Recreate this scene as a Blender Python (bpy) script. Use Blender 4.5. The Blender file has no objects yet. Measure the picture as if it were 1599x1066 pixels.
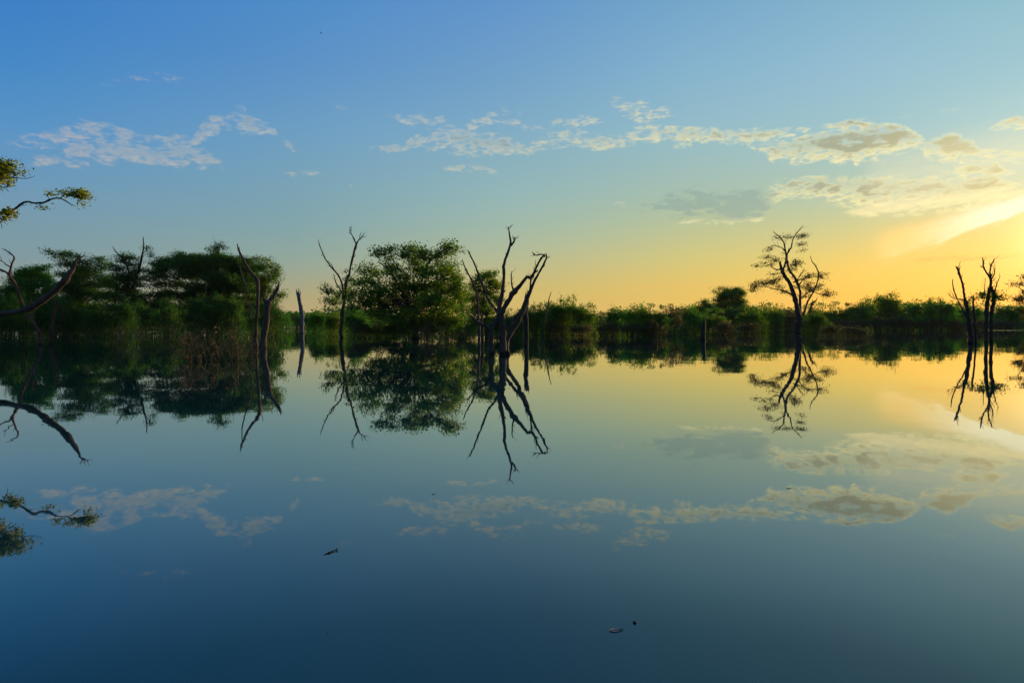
import bpy, math, random
import numpy as np
from mathutils import Matrix, Vector

# ------------------------------------------------------------------ camera
scene = bpy.context.scene
F, CX, CY = 1000.0, 799.5, 533.0          # focal length and centre in photograph pixels
CAM_H = 1.5
PITCH, ROLL = math.atan(23.5 / F), math.radians(-0.25)
ROT = Matrix.Rotation(math.radians(90) - PITCH, 3, 'X') @ Matrix.Rotation(ROLL, 3, 'Z')
cam_d = bpy.data.cameras.new('camera')
cam_d.sensor_width = 36.0
cam_d.lens = F / 1599.0 * 36.0
cam_d.clip_start, cam_d.clip_end = 0.05, 20000
cam = bpy.data.objects.new('camera', cam_d)
scene.collection.objects.link(cam)
cam.matrix_world = Matrix.Translation((0, 0, CAM_H)) @ ROT.to_4x4()
scene.camera = cam

def ray(px, py):
    return ROT @ Vector(((px - CX) / F, (CY - py) / F, -1.0))
def P(px, py, D, dd=0.0):
    """world point seen at a photograph pixel, standing D metres ahead of the boat"""
    d = ray(px, py)
    return Vector((0, 0, CAM_H)) + d * ((D + dd) / d.y)
def water_at(px, D):
    """point of the water surface D metres ahead under a pixel column"""
    p = P(px, 511, D)
    return Vector((p.x, D, 0.0))
def azel(px, py):
    d = ray(px, py).normalized()
    return math.degrees(math.atan2(d.x, d.y)), math.degrees(math.asin(d.z))

SUN_AZ, SUN_EL = azel(1652, 372)

# ------------------------------------------------------------------ view, sun
scene.view_settings.view_transform = 'Standard'
scene.view_settings.look = 'None'
scene.view_settings.exposure = 0.0
scene.view_settings.gamma = 1.0
scene.view_settings.use_curve_mapping = False
scene.render.engine = 'CYCLES'
scene.cycles.max_bounces = 6
scene.cycles.transparent_max_bounces = 8
scene.cycles.caustics_reflective = False
scene.cycles.caustics_refractive = False
try:
    scene.cycles.use_denoising = True
except Exception:
    pass

sun_d = bpy.data.lights.new('sun', 'SUN')
sun_d.energy = 5.0
sun_d.angle = math.radians(0.5)
sun_d.color = (1.0, 0.70, 0.32)
sun = bpy.data.objects.new('sun', sun_d)
scene.collection.objects.link(sun)
a, e = math.radians(SUN_AZ), math.radians(SUN_EL)
sdir = Vector((math.sin(a) * math.cos(e), math.cos(a) * math.cos(e), math.sin(e)))
sun.rotation_euler = sdir.to_track_quat('Z', 'Y').to_euler()

# ------------------------------------------------------------------ node helpers
def s2l(c):
    c = c / 255.0
    return c / 12.92 if c <= 0.04045 else ((c + 0.055) / 1.055) ** 2.4
def col(r, g, b):
    return (s2l(r), s2l(g), s2l(b), 1.0)

class NT:
    def __init__(self, tree):
        self.t, self.n, self.l = tree, tree.nodes, tree.links
    def put(self, sock, v):
        if isinstance(v, bpy.types.NodeSocket):
            self.l.new(v, sock)
        else:
            sock.default_value = v
    def math(self, op, a, b=None, c=None, clamp=False):
        n = self.n.new('ShaderNodeMath'); n.operation = op; n.use_clamp = clamp
        self.put(n.inputs[0], a)
        if b is not None: self.put(n.inputs[1], b)
        if c is not None: self.put(n.inputs[2], c)
        return n.outputs[0]
    def vmath(self, op, a, b=None):
        n = self.n.new('ShaderNodeVectorMath'); n.operation = op
        self.put(n.inputs[0], a)
        if b is not None: self.put(n.inputs[1], b)
        return n.outputs['Value'] if op in ('DOT_PRODUCT', 'LENGTH') else n.outputs[0]
    def comb(self, x, y, z):
        n = self.n.new('ShaderNodeCombineXYZ')
        self.put(n.inputs[0], x); self.put(n.inputs[1], y); self.put(n.inputs[2], z)
        return n.outputs[0]
    def sep(self, v):
        n = self.n.new('ShaderNodeSeparateXYZ'); self.put(n.inputs[0], v)
        return n.outputs
    def noise(self, vec, scale, detail=4, rough=0.55, dist=0.0, out=0):
        n = self.n.new('ShaderNodeTexNoise')
        self.put(n.inputs['Vector'], vec)
        n.inputs['Scale'].default_value = scale
        n.inputs['Detail'].default_value = detail
        n.inputs['Roughness'].default_value = rough
        n.inputs['Distortion'].default_value = dist
        return n.outputs[out]
    def ramp(self, fac, stops, interp='LINEAR'):
        n = self.n.new('ShaderNodeValToRGB'); r = n.color_ramp; r.interpolation = interp
        stops = sorted(stops, key=lambda s: s[0])
        r.elements[0].position, r.elements[0].color = stops[0][0], stops[0][1]
        r.elements[1].position, r.elements[1].color = stops[-1][0], stops[-1][1]
        for p, c in stops[1:-1]:
            e = r.elements.new(p); e.color = c
        self.put(n.inputs[0], fac)
        return n.outputs[0]
    def mixc(self, fac, a, b, blend='MIX'):
        n = self.n.new('ShaderNodeMix'); n.data_type = 'RGBA'; n.blend_type = blend
        self.put(n.inputs[0], fac); self.put(n.inputs[6], a); self.put(n.inputs[7], b)
        return n.outputs[2]
    def smooth(self, v, lo, hi, tlo=0.0, thi=1.0):
        n = self.n.new('ShaderNodeMapRange'); n.interpolation_type = 'SMOOTHSTEP'
        self.put(n.inputs[0], v)
        for i, x in enumerate((lo, hi, tlo, thi)): n.inputs[i + 1].default_value = x
        return n.outputs[0]

# ------------------------------------------------------------------ world: evening sky and clouds
world = bpy.data.worlds.new('World')
scene.world = world
world.use_nodes = True
wt = world.node_tree
wt.nodes.clear()
W = NT(wt)
out = wt.nodes.new('ShaderNodeOutputWorld')
bg = wt.nodes.new('ShaderNodeBackground')
bg.inputs[1].default_value = 0.1
wt.links.new(bg.outputs[0], out.inputs[0])
nishita = wt.nodes.new('ShaderNodeTexSky')
nishita.sky_type = 'NISHITA'
nishita.sun_disc = False
nishita.sun_elevation = math.radians(SUN_EL)
nishita.sun_rotation = math.radians(SUN_AZ)
nishita.air_density, nishita.dust_density, nishita.ozone_density = 1.0, 1.5, 1.5
tc = wt.nodes.new('ShaderNodeTexCoord')
D3 = W.vmath('NORMALIZE', tc.outputs['Generated'])
dx, dy, dz = W.sep(D3)
AZ = W.math('MULTIPLY', W.math('ARCTAN2', dx, dy), 57.29578)
EL = W.math('MULTIPLY', W.math('ARCSINE', dz), 57.29578)
ELC = W.math('MAXIMUM', EL, 0.0)
ET = W.math('SQRT', W.math('DIVIDE', ELC, 90.0), clamp=True)
dAZ0 = W.math('ABSOLUTE', W.math('SUBTRACT', AZ, SUN_AZ))
dAZ = W.math('MINIMUM', dAZ0, W.math('SUBTRACT', 360.0, dAZ0))
SKY = {  # column of the photograph -> (row, colour); the highest rows go on to the zenith
    30:   [(506, (165, 152, 128)), (460, (148, 155, 142)), (400, (128, 155, 163)), (350, (121, 155, 172)), (300, (112, 155, 184)), (200, (88, 150, 202)), (100, (68, 139, 203)), (0, (58, 130, 202))],
    460:  [(506, (200, 168, 108)), (460, (175, 166, 124)), (400, (144, 168, 158)), (350, (130, 166, 172)), (300, (123, 165, 182)), (200, (108, 160, 199)), (100, (90, 148, 203)), (0, (78, 142, 205))],
    800:  [(506, (228, 182, 85)), (450, (205, 186, 112)), (400, (180, 187, 148)), (350, (160, 186, 170)), (300, (148, 184, 185)), (200, (128, 174, 200)), (100, (112, 162, 205)), (0, (98, 152, 207))],
    1080: [(506, (238, 184, 75)), (460, (229, 191, 92)), (430, (222, 195, 103)), (400, (209, 198, 121)), (350, (184, 195, 150)), (300, (164, 191, 174)), (200, (146, 189, 202)), (100, (131, 180, 209)), (0, (116, 169, 206))],
    1330: [(506, (250, 178, 50)), (460, (245, 186, 62)), (430, (238, 194, 78)), (400, (226, 198, 98)), (350, (198, 198, 138)), (300, (170, 195, 172)), (200, (150, 194, 203)), (100, (141, 189, 212)), (0, (130, 180, 208))],
    1600: [(506, (255, 166, 28)), (460, (255, 178, 34)), (430, (252, 188, 56)), (400, (250, 194, 74)), (370, (246, 198, 92)), (335, (226, 202, 122)), (300, (204, 208, 164)), (250, (190, 213, 195)), (200, (164, 204, 205)), (100, (146, 196, 211)), (0, (138, 191, 206))],
}
prev = None
keys = sorted(SKY)
for i, k in enumerate(keys):
    stops = []
    for row, c in SKY[k]:
        el = max(azel(k, row)[1], 0.0)
        stops.append((math.sqrt(el / 90.0), col(*c)))
    top = SKY[k][-1][1]
    stops.append((0.72, col(top[0] * 0.62, top[1] * 0.78, top[2] * 0.92)))
    stops.append((1.0, col(top[0] * 0.5, top[1] * 0.68, top[2] * 0.86)))
    r = W.ramp(ET, stops)
    dk = abs(azel(k, 400)[0] - SUN_AZ)
    if prev is None:
        prev, pd = r, dk
    else:
        f = W.smooth(dAZ, dk, pd, 1.0, 0.0) if False else W.math('DIVIDE', W.math('SUBTRACT', pd, dAZ), pd - dk, clamp=True)
        prev = W.mixc(f, prev, r); pd = dk
# warm aureole round the sun that stands just outside the right edge
SD = W.vmath('DOT_PRODUCT', D3, tuple(sdir))
ANG = W.math('MULTIPLY', W.math('ARCCOSINE', W.math('MINIMUM', SD, 0.99999)), 57.29578)
glow = W.math('POWER', 2.71828, W.math('MULTIPLY', ANG, -0.42))
gl = W.math('ADD', W.math('MULTIPLY', glow, 0.08), W.math('MULTIPLY', W.math('POWER', 2.71828, W.math('MULTIPLY', ANG, -0.75)), 0.9))
sky = W.mixc(1.0, prev, W.vmath('MULTIPLY', W.comb(gl, gl, gl), (1.0, 0.88, 0.52)), 'ADD')

# cloud rows: (px, py, half height px, opacity), streaked by noise
ROWS = [
 [(100,150,6,0),(200,122,6,.35),(250,120,8,.5),(330,128,6,0),(480,150,5,0),(530,168,6,.25),(552,169,6,.5),(580,172,5,0),
  (760,150,5,0),(797,179,5,.5),(830,176,4,.0),(945,150,6,0),(975,170,16,.8),(1003,176,18,.9),(1040,174,12,.4),(1060,180,8,0),(1270,196,5,0),(1300,200,8,1.1),(1330,196,10,1.5),(1358,194,8,1.1),(1375,196,5,0),(1395,198,6,.9),(1412,198,4,0),(1540,200,5,0),(1560,195,8,1.2),(1599,190,9,1.5),(1680,188,9,0)],
 [(0,225,8,.0),(70,218,12,.9),(130,205,18,.9),(175,206,10,.9),(215,216,9,1.0),(235,222,9,.3),(265,218,12,1.2),(300,222,8,1.0),(318,206,18,1.2),(335,196,20,.9),(350,190,10,.5),(375,188,24,1.25),(400,196,14,1.4),(425,202,8,1.0),(440,215,5,0),(452,230,7,1.1),(465,232,5,0),(590,185,6,0),(640,186,12,.8),(690,192,14,.8),(716,205,8,.3),(750,190,14,.9),(780,184,10,.7),(810,195,8,.5),(845,200,6,.5),(885,192,12,.7),(930,187,7,.7),(950,190,5,0)],
 [(20,250,8,.0),(84,252,9,.9),(120,240,20,.9),(160,232,24,1.2),(205,232,22,1.0),(235,246,14,1.2),(280,240,18,1.25),(315,246,16,1.1),(340,256,12,.8),(360,262,6,0),(575,234,5,0),(600,234,8,1.4),(630,232,7,1.2),(645,222,12,1.0),(700,218,20,1.1),(740,225,20,1.4),(790,228,18,1.4),(822,236,10,1.0),(845,222,16,.6),(890,216,16,.9),(935,222,14,1.2),(968,222,12,1.1),(1000,208,14,.9),(1070,212,13,1.2),(1130,212,14,1.2),(1190,212,12,1.2),(1240,206,8,1.0),(1270,202,4,0.2)],
 [(1040,226,4,0),(1066,226,7,1.0),(1090,222,5,.2),(1150,214,5,0),(1205,238,14,1.2),(1240,236,20,1.4),(1290,228,22,1.7),(1335,230,25,1.8),(1380,220,26,1.8),(1410,216,20,1.8),(1436,220,12,1.2),(1445,236,12,1.4),(1465,232,16,1.6),(1490,230,20,2.0),(1518,236,16,1.5),(1532,240,7,1.0),(1555,238,7,1.1),(1575,242,8,1.1),(1599,246,8,1.0),(1700,250,8,0)],
 [(420,272,4,0),(485,270,5,.7),(515,272,4,0),(530,290,4,0),(545,291,4,.6),(556,290,4,0),(685,262,4,0),(710,262,7,1.0),(745,264,7,1.1),(778,268,4,.5),(790,268,4,0),(1460,266,5,0),(1500,266,9,1.0),(1530,262,12,1.6),(1560,266,14,1.6),(1575,272,6,.6),(1600,280,6,.4),(1700,280,5,0)],
 [(1180,300,4,0),(1198,306,18,.9),(1215,298,18,1.2),(1250,294,16,1.5),(1300,294,22,1.4),(1350,300,24,1.5),(1410,302,26,1.4),(1460,300,24,1.4),(1500,302,20,1.5),(1530,292,20,1.7),(1560,290,17,1.4),(1585,298,10,.7),(1620,300,8,.4),(1700,300,8,0)],
 [(955,318,4,0),(970,319,6,1.0),(985,322,4,0),(1040,345,4,0),(1100,347,5,.7),(1160,343,6,1.0),(1185,342,5,.8),(1200,340,4,0),(1310,330,5,0),(1340,330,8,.9),(1400,332,8,1.0),(1450,326,10,.9),(1500,322,12,.8),(1550,318,12,.9),(1600,314,12,1.0),(1700,305,12,0)],
]
nv = W.comb(W.math('MULTIPLY', AZ, 0.42), W.math('MULTIPLY', EL, 1.05), 3.7)
wig = W.math('SUBTRACT', W.noise(nv, 0.55, 3, 0.5), 0.5)
n_puff = W.noise(nv, 2.2, 7, 0.52, 0.5)
AT = W.math('DIVIDE', W.math('ADD', AZ, 60.0), 120.0, clamp=True)
n_fine = W.noise(nv, 4.6, 4, 0.5, 0.4)
EW = W.math('ADD', EL, W.math('ADD', W.math('MULTIPLY', wig, 0.7), W.math('MULTIPLY', W.math('SUBTRACT', n_fine, 0.5), 0.5)))
mask = shade = None
for row in ROWS:
    stops = []
    for px, py, h, op in row[:32]:
        az, el = azel(px, py)
        stops.append(((az + 60) / 120, (el / 40.0, h / F * 57.3 / 4.0, op / 2.0, 1)))
    r = W.sep(W.ramp(AT, stops))
    c = W.math('MULTIPLY', r[0], 40.0)
    hh = W.math('MULTIPLY', r[1], 4.0)
    q = W.math('DIVIDE', W.math('SUBTRACT', EW, c), hh)
    m = W.math('MULTIPLY', W.math('SUBTRACT', 1.0, W.math('MULTIPLY', W.math('MULTIPLY', q, q), 0.9), clamp=True), W.math('MULTIPLY', r[2], 2.0))
    s = W.math('MULTIPLY', m, W.math('ADD', W.math('MULTIPLY', q, 0.5), 0.5, clamp=True))
    mask = m if mask is None else W.math('MAXIMUM', mask, m)
    shade = s if shade is None else W.math('MAXIMUM', shade, s)
body = W.math('ADD', W.math('MULTIPLY', mask, 0.74), W.math('ADD', W.math('MULTIPLY', W.math('SUBTRACT', n_puff, 0.5), 4.0), W.math('MULTIPLY', W.math('SUBTRACT', n_fine, 0.5), 0.9)))
has = W.smooth(mask, 0.02, 0.5)
cov = W.math('MULTIPLY', W.smooth(body, 0.02, 1.5), has)
core = W.smooth(W.math('ADD', body, W.math('MULTIPLY', W.math('SUBTRACT', shade, 0.5), 1.1)), 0.75, 1.9)
lit = W.ramp(W.math('DIVIDE', dAZ, 80.0, clamp=True), [(0.0, col(255, 246, 178)), (0.12, col(255, 243, 176)), (0.3, col(246, 236, 180)), (0.5, col(220, 214, 184)), (0.75, col(205, 202, 186)), (1.0, col(208, 192, 176))])
dark = W.ramp(W.math('DIVIDE', dAZ, 80.0, clamp=True), [(0.0, col(196, 180, 120)), (0.15, col(146, 152, 128)), (0.4, col(134, 162, 162)), (0.7, col(126, 160, 180)), (1.0, col(118, 150, 186))])
lit = W.mixc(W.smooth(n_fine, 0.35, 0.62), W.mixc(0.35, lit, sky), lit)
ccol = W.mixc(W.math('MULTIPLY', core, 0.85), lit, dark)
cov = W.math('MULTIPLY', cov, W.ramp(W.math('DIVIDE', dAZ, 80.0, clamp=True), [(0.0, (.95,)*3 + (1,)), (0.35, (.92,)*3 + (1,)), (0.55, (.74,)*3 + (1,)), (1.0, (.62,)*3 + (1,))]))
# the grey veil left of the bright bank is thinner
sky = W.mixc(cov, sky, ccol)
vr = W.sep(W.ramp(AT, [((azel(px, py)[0] + 60) / 120, (azel(px, py)[1] / 40.0, h / F * 57.3 / 4.0, op / 2.0, 1)) for px, py, h, op in
  [(980,330,8,0),(1010,324,16,.6),(1045,322,26,.9),(1080,316,28,1.1),(1110,316,30,1.3),(1150,320,26,1.3),(1185,316,24,1.2),(1210,306,16,.6),(1230,300,10,0)]]))
q = W.math('DIVIDE', W.math('SUBTRACT', EW, W.math('MULTIPLY', vr[0], 40.0)), W.math('MULTIPLY', vr[1], 4.0))
vm = W.math('MULTIPLY', W.math('SUBTRACT', 1.0, W.math('MULTIPLY', q, q), clamp=True), W.math('MULTIPLY', vr[2], 2.0))
vb = W.math('ADD', W.math('MULTIPLY', vm, 0.8), W.math('ADD', W.math('MULTIPLY', W.math('SUBTRACT', n_puff, 0.5), 3.0), W.math('MULTIPLY', wig, 2.6)))
vc = W.math('MULTIPLY', W.math('MULTIPLY', W.smooth(vb, 0.15, 1.0), W.smooth(vm, 0.0, 0.6)), 0.6)
sky = W.mixc(vc, sky, col(136, 165, 158))
# high thin cirrus fanning down to the left from the sun
def streak(p0, p1, w0, w1, op, sharp_low):
    (a0, e0), (a1, e1) = azel(*p0), azel(*p1)
    L = math.hypot(a1 - a0, e1 - e0); ux, uy = (a1 - a0) / L, (e1 - e0) / L
    ra, re = W.math('SUBTRACT', AZ, a0), W.math('SUBTRACT', EL, e0)
    along = W.math('DIVIDE', W.math('ADD', W.math('MULTIPLY', ra, ux), W.math('MULTIPLY', re, uy)), L)
    across = W.math('ADD', W.math('MULTIPLY', ra, -uy), W.math('MULTIPLY', re, ux))
    fil = W.noise(W.comb(W.math('MULTIPLY', along, 3.0), W.math('MULTIPLY', across, 1.6), 1.3), 1.3, 6, 0.6, 0.6)
    ac = W.math('ADD', across, W.math('MULTIPLY', W.math('SUBTRACT', fil, 0.5), 1.2))
    wd = W.math('ADD', W.math('MULTIPLY', W.math('SUBTRACT', 1.0, along, clamp=True), (w1 - w0)), w0)
    q = W.math('DIVIDE', ac, wd)
    lo = W.smooth(q, -sharp_low, 0.0)
    hi = W.smooth(q, 1.6, 0.1, 1.0, 0.0) if False else W.math('SUBTRACT', 1.0, W.smooth(q, 0.15, 1.5))
    en = W.math('MULTIPLY', W.smooth(along, 0.0, 0.2), W.math('SUBTRACT', 1.0, W.smooth(along, 1.15, 1.7)))
    m = W.math('MULTIPLY', W.math('MULTIPLY', lo, hi), en)
    return W.math('MULTIPLY', W.math('MULTIPLY', m, W.smooth(fil, 0.0, 0.6)), op), along
m1, al = streak((1360, 404), (1600, 324), 0.8, 1.7, 1.5, 0.55)
cir = W.mixc(W.smooth(al, 0.2, 0.9), col(250, 212, 122), col(255, 252, 214))
sky = W.mixc(m1, sky, cir)
m5, al5 = streak((1320, 334), (1600, 300), 0.35, 0.7, 0.8, 0.8)
sky = W.mixc(m5, sky, col(255, 238, 176))
m2, al2 = streak((1340, 300), (1600, 235), 2.0, 2.6, 0.42, 1.2)
sky = W.mixc(m2, sky, col(228, 226, 186))
m3, al3 = streak((1420, 408), (1530, 403), 0.25, 0.25, 0.55, 1.0)
sky = W.mixc(m3, sky, col(236, 170, 66))
m4, al4 = streak((960, 450), (1170, 446), 0.25, 0.3, 0.3, 1.0)
sky = W.mixc(m4, sky, col(240, 184, 92))
sky10 = W.vmath('SCALE', sky); sky10.node.inputs['Scale'].default_value = 10.0
final = W.mixc(0.08, sky10, nishita.outputs[0])
wt.links.new(final, bg.inputs[0])
world.cycles.sampling_method = 'MANUAL'
world.cycles.sample_map_resolution = 512

# ------------------------------------------------------------------ materials
def new_mat(name):
    m = bpy.data.materials.new(name); m.use_nodes = True
    nt = m.node_tree; nt.nodes.clear()
    N = NT(nt)
    o = nt.nodes.new('ShaderNodeOutputMaterial')
    return m, N, o
def principled(N, base, rough=0.8, spec=0.3, normal=None):
    p = N.n.new('ShaderNodeBsdfPrincipled')
    N.put(p.inputs['Base Color'], base)
    N.put(p.inputs['Roughness'], rough)
    p.inputs['Specular IOR Level'].default_value = spec
    if normal is not None: N.put(p.inputs['Normal'], normal)
    return p
def geo_pos(N):
    return N.n.new('ShaderNodeNewGeometry').outputs['Position']

def leaf_mat(name, c1, c2, c3, trans=0.4, scale=0.5):
    m, N, o = new_mat(name)
    g = N.n.new('ShaderNodeNewGeometry')
    pos = g.outputs['Position']
    big = N.noise(pos, scale, 2, 0.5)
    rnd = g.outputs['Random Per Island']
    f = N.math('ADD', N.math('MULTIPLY', N.math('SUBTRACT', big, 0.5), 1.6), rnd)
    f = N.math('MULTIPLY', f, 0.9, clamp=True)
    c = N.ramp(f, [(0.1, c1 + (1,)), (0.6, c2 + (1,)), (1.0, c3 + (1,))])
    p = principled(N, c, 0.55, 0.25)
    t = N.n.new('ShaderNodeBsdfTranslucent')
    tcn = N.mixc(1.0, c, (1.8, 1.6, 0.4, 1), 'MULTIPLY')
    N.put(t.inputs[0], tcn)
    mx = N.n.new('ShaderNodeMixShader'); mx.inputs[0].default_value = trans
    N.l.new(p.outputs[0], mx.inputs[1]); N.l.new(t.outputs[0], mx.inputs[2])
    N.l.new(mx.outputs[0], o.inputs[0])
    return m
def bark_mat(name, c1, c2, scale=6.0):
    m, N, o = new_mat(name)
    tcn = N.n.new('ShaderNodeTexCoord').outputs['Object']
    v = N.vmath('MULTIPLY', tcn, (1.0, 1.0, 0.22))
    n1 = N.noise(v, scale, 6, 0.65)
    n2 = N.noise(tcn, 0.8, 3, 0.5)
    c = N.ramp(N.math('MULTIPLY_ADD', n2, 0.5, N.math('MULTIPLY', n1, 0.6), clamp=True), [(0.35, c1 + (1,)), (0.72, c2 + (1,))])
    pz = N.sep(geo_pos(N))[2]
    wet = N.smooth(N.math('ADD', pz, N.math('MULTIPLY', n1, -0.25)), -0.05, 0.12)
    c = N.mixc(wet, (c1[0] * .8, c1[1] * .85, c1[2] * .85, 1), c)
    b = N.n.new('ShaderNodeBump'); b.inputs['Strength'].default_value = 0.9; b.inputs['Distance'].default_value = 0.04
    N.l.new(n1, b.inputs['Height'])
    p = principled(N, c, 0.85, 0.2, b.outputs[0])
    N.l.new(p.outputs[0], o.inputs[0])
    return m

M = {}
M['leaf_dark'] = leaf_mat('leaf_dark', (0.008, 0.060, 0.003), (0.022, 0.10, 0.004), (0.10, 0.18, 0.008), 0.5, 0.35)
M['leaf_mid'] = leaf_mat('leaf_mid', (0.020, 0.105, 0.003), (0.070, 0.165, 0.005), (0.24, 0.24, 0.010), 0.56, 0.4)
M['leaf_green'] = leaf_mat('leaf_green', (0.016, 0.125, 0.004), (0.045, 0.19, 0.006), (0.13, 0.24, 0.010), 0.48, 0.15)
M['leaf_yellow'] = leaf_mat('leaf_yellow', (0.09, 0.14, 0.008), (0.20, 0.25, 0.012), (0.38, 0.34, 0.02), 0.58, 0.9)
M['leaf_olive'] = leaf_mat('leaf_olive', (0.03, 0.045, 0.012), (0.06, 0.075, 0.018), (0.12, 0.10, 0.022), 0.35, 0.5)
M['leaf_brown'] = leaf_mat('leaf_brown', (0.025, 0.05, 0.006), (0.08, 0.06, 0.012), (0.12, 0.065, 0.016), 0.3, 0.6)
M['bark_dead'] = bark_mat('bark_dead', (0.035, 0.021, 0.013), (0.12, 0.075, 0.048))
M['bark_pale'] = bark_mat('bark_pale', (0.07, 0.06, 0.055), (0.22, 0.18, 0.15))
M['bark_twig'] = bark_mat('bark_twig', (0.07, 0.045, 0.015), (0.20, 0.13, 0.045))
M['bark_dark'] = bark_mat('bark_dark', (0.018, 0.013, 0.010), (0.06, 0.042, 0.03))
M['bark_red'] = bark_mat('bark_red', (0.05, 0.022, 0.012), (0.16, 0.07, 0.035))

def water_material():
    m, N, o = new_mat('lake_water')
    pos = geo_pos(N)
    x, y, z = N.sep(pos)
    v1 = N.vmath('MULTIPLY', pos, (0.35, 1.0, 1.0))
    nA = N.noise(v1, 0.45, 3, 0.5, 0.3, out=1)
    nB = N.noise(v1, 3.5, 3, 0.6, 0.2, out=1)
    def cen(n, amp):
        return N.vmath('MULTIPLY', N.vmath('SUBTRACT', n, (0.5, 0.5, 0.5)), (amp, amp, 0.0))
    far = N.smooth(y, 15.0, 90.0)
    nbS = N.vmath('SCALE', cen(nB, 1.0)); N.put(nbS.node.inputs['Scale'], N.math('MULTIPLY_ADD', far, 0.007, 0.0055))
    # a breath of wind roughens the far water towards the right shore
    patch = N.noise(N.vmath('MULTIPLY', pos, (0.02, 0.03, 1.0)), 1.0, 4, 0.6)
    band = N.math('MULTIPLY', N.smooth(y, 140.0, 150.0), N.math('SUBTRACT', 1.0, N.smooth(y, 176.0, 186.0)))
    side = N.smooth(x, 96.0, 118.0)
    nC = N.noise(pos, 1.1, 3, 0.6, 0.2, out=1)
    bandS = N.vmath('SCALE', cen(nC, 1.0)); N.put(bandS.node.inputs['Scale'], N.math('MULTIPLY', N.math('MULTIPLY', band, side), 0.55))
    # faint breeze streaks elsewhere
    st = N.smooth(N.noise(N.vmath('MULTIPLY', pos, (0.012, 0.16, 1.0)), 1.0, 3, 0.6), 0.6, 0.72)
    stS = N.vmath('SCALE', cen(nC, 1.0)); N.put(stS.node.inputs['Scale'], N.math('MULTIPLY', N.math('MULTIPLY', st, N.smooth(y, 60.0, 110.0)), 0.03))
    nrm = N.vmath('ADD', N.vmath('ADD', cen(nA, 0.0065), nbS), N.vmath('ADD', bandS, stS))
    nrm = N.vmath('NORMALIZE', N.vmath('ADD', nrm, (0.0, 0.0, 1.0)))
    deep = N.mixc(N.noise(pos, 0.05, 3), (0.0003, 0.044, 0.044, 1), (0.0004, 0.050, 0.048, 1))
    fr = N.n.new('ShaderNodeFresnel'); fr.inputs['IOR'].default_value = 1.333
    N.l.new(nrm, fr.inputs['Normal'])
    k = N.ramp(fr.outputs[0], [(0.0, (.01,) * 3 + (1,)), (0.09, (.13,) * 3 + (1,)), (0.13, (.23,) * 3 + (1,)), (0.2, (.36,) * 3 + (1,)), (0.38, (.60,) * 3 + (1,)), (0.65, (.84,) * 3 + (1,)), (1.0, (1,) * 4)])
    gs = N.n.new('ShaderNodeBsdfGlossy'); gs.inputs['Roughness'].default_value = 0.015
    gs.inputs['Color'].default_value = (0.96, 0.985, 0.93, 1)
    N.l.new(nrm, gs.inputs['Normal'])
    df = N.n.new('ShaderNodeBsdfDiffuse'); N.put(df.inputs['Color'], deep)
    mx = N.n.new('ShaderNodeMixShader')
    N.l.new(k, mx.inputs[0]); N.l.new(df.outputs[0], mx.inputs[1]); N.l.new(gs.outputs[0], mx.inputs[2])
    N.l.new(mx.outputs[0], o.inputs[0])
    return m
M['water'] = water_material()
m, N, o = new_mat('bank_soil')
pos = geo_pos(N)
c = N.ramp(N.noise(pos, 0.2, 6, 0.6), [(0.3, (0.02, 0.035, 0.01, 1)), (0.7, (0.05, 0.06, 0.02, 1))])
N.l.new(principled(N, c, 0.95, 0.1).outputs[0], o.inputs[0]); M['soil'] = m
m, N, o = new_mat('wet_leaf')
pos = geo_pos(N)
c = N.ramp(N.noise(pos, 60, 4, 0.6), [(0.35, (0.14, 0.10, 0.09, 1)), (0.7, (0.30, 0.23, 0.20, 1))])
N.l.new(principled(N, c, 0.5, 0.4).outputs[0], o.inputs[0]); M['wet_leaf'] = m

# ------------------------------------------------------------------ geometry helpers
class Geo:
    def __init__(self):
        self.v, self.f, self.n = [], [], 0
    def add(self, v, f):
        self.v.append(np.asarray(v, dtype=np.float32)); self.f.append(np.asarray(f, dtype=np.int32) + self.n)
        self.n += len(v)
    def mesh(self, name, mat, origin=(0, 0, 0), smooth=False):
        v = np.concatenate(self.v) - np.asarray(origin, dtype=np.float32)
        f = np.concatenate(self.f)
        me = bpy.data.meshes.new(name)
        me.vertices.add(len(v)); me.vertices.foreach_set('co', v.ravel())
        me.loops.add(f.size); me.loops.foreach_set('vertex_index', f.ravel())
        me.polygons.add(len(f))
        me.polygons.foreach_set('loop_start', np.arange(0, f.size, 4, dtype=np.int32))
        me.polygons.foreach_set('use_smooth', np.full(len(f), smooth))
        me.update(calc_edges=True)
        me.materials.append(mat)
        return me

def catmull(pts, sub):
    pts = [np.asarray(p, float) for p in pts]
    if len(pts) < 3 or sub < 2:
        if len(pts) == 2 and sub > 1:
            return [pts[0] + (pts[1] - pts[0]) * i / sub for i in range(sub)] + [pts[1]]
        return pts
    ext = [2 * pts[0] - pts[1]] + pts + [2 * pts[-1] - pts[-2]]
    res = []
    for i in range(1, len(ext) - 2):
        p0, p1, p2, p3 = ext[i - 1:i + 3]
        for k in range(sub):
            t = k / sub
            res.append(0.5 * ((2 * p1) + (p2 - p0) * t + (2 * p0 - 5 * p1 + 4 * p2 - p3) * t * t + (3 * p1 - p0 - 3 * p2 + p3) * t ** 3))
    res.append(pts[-1])
    return res

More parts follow.
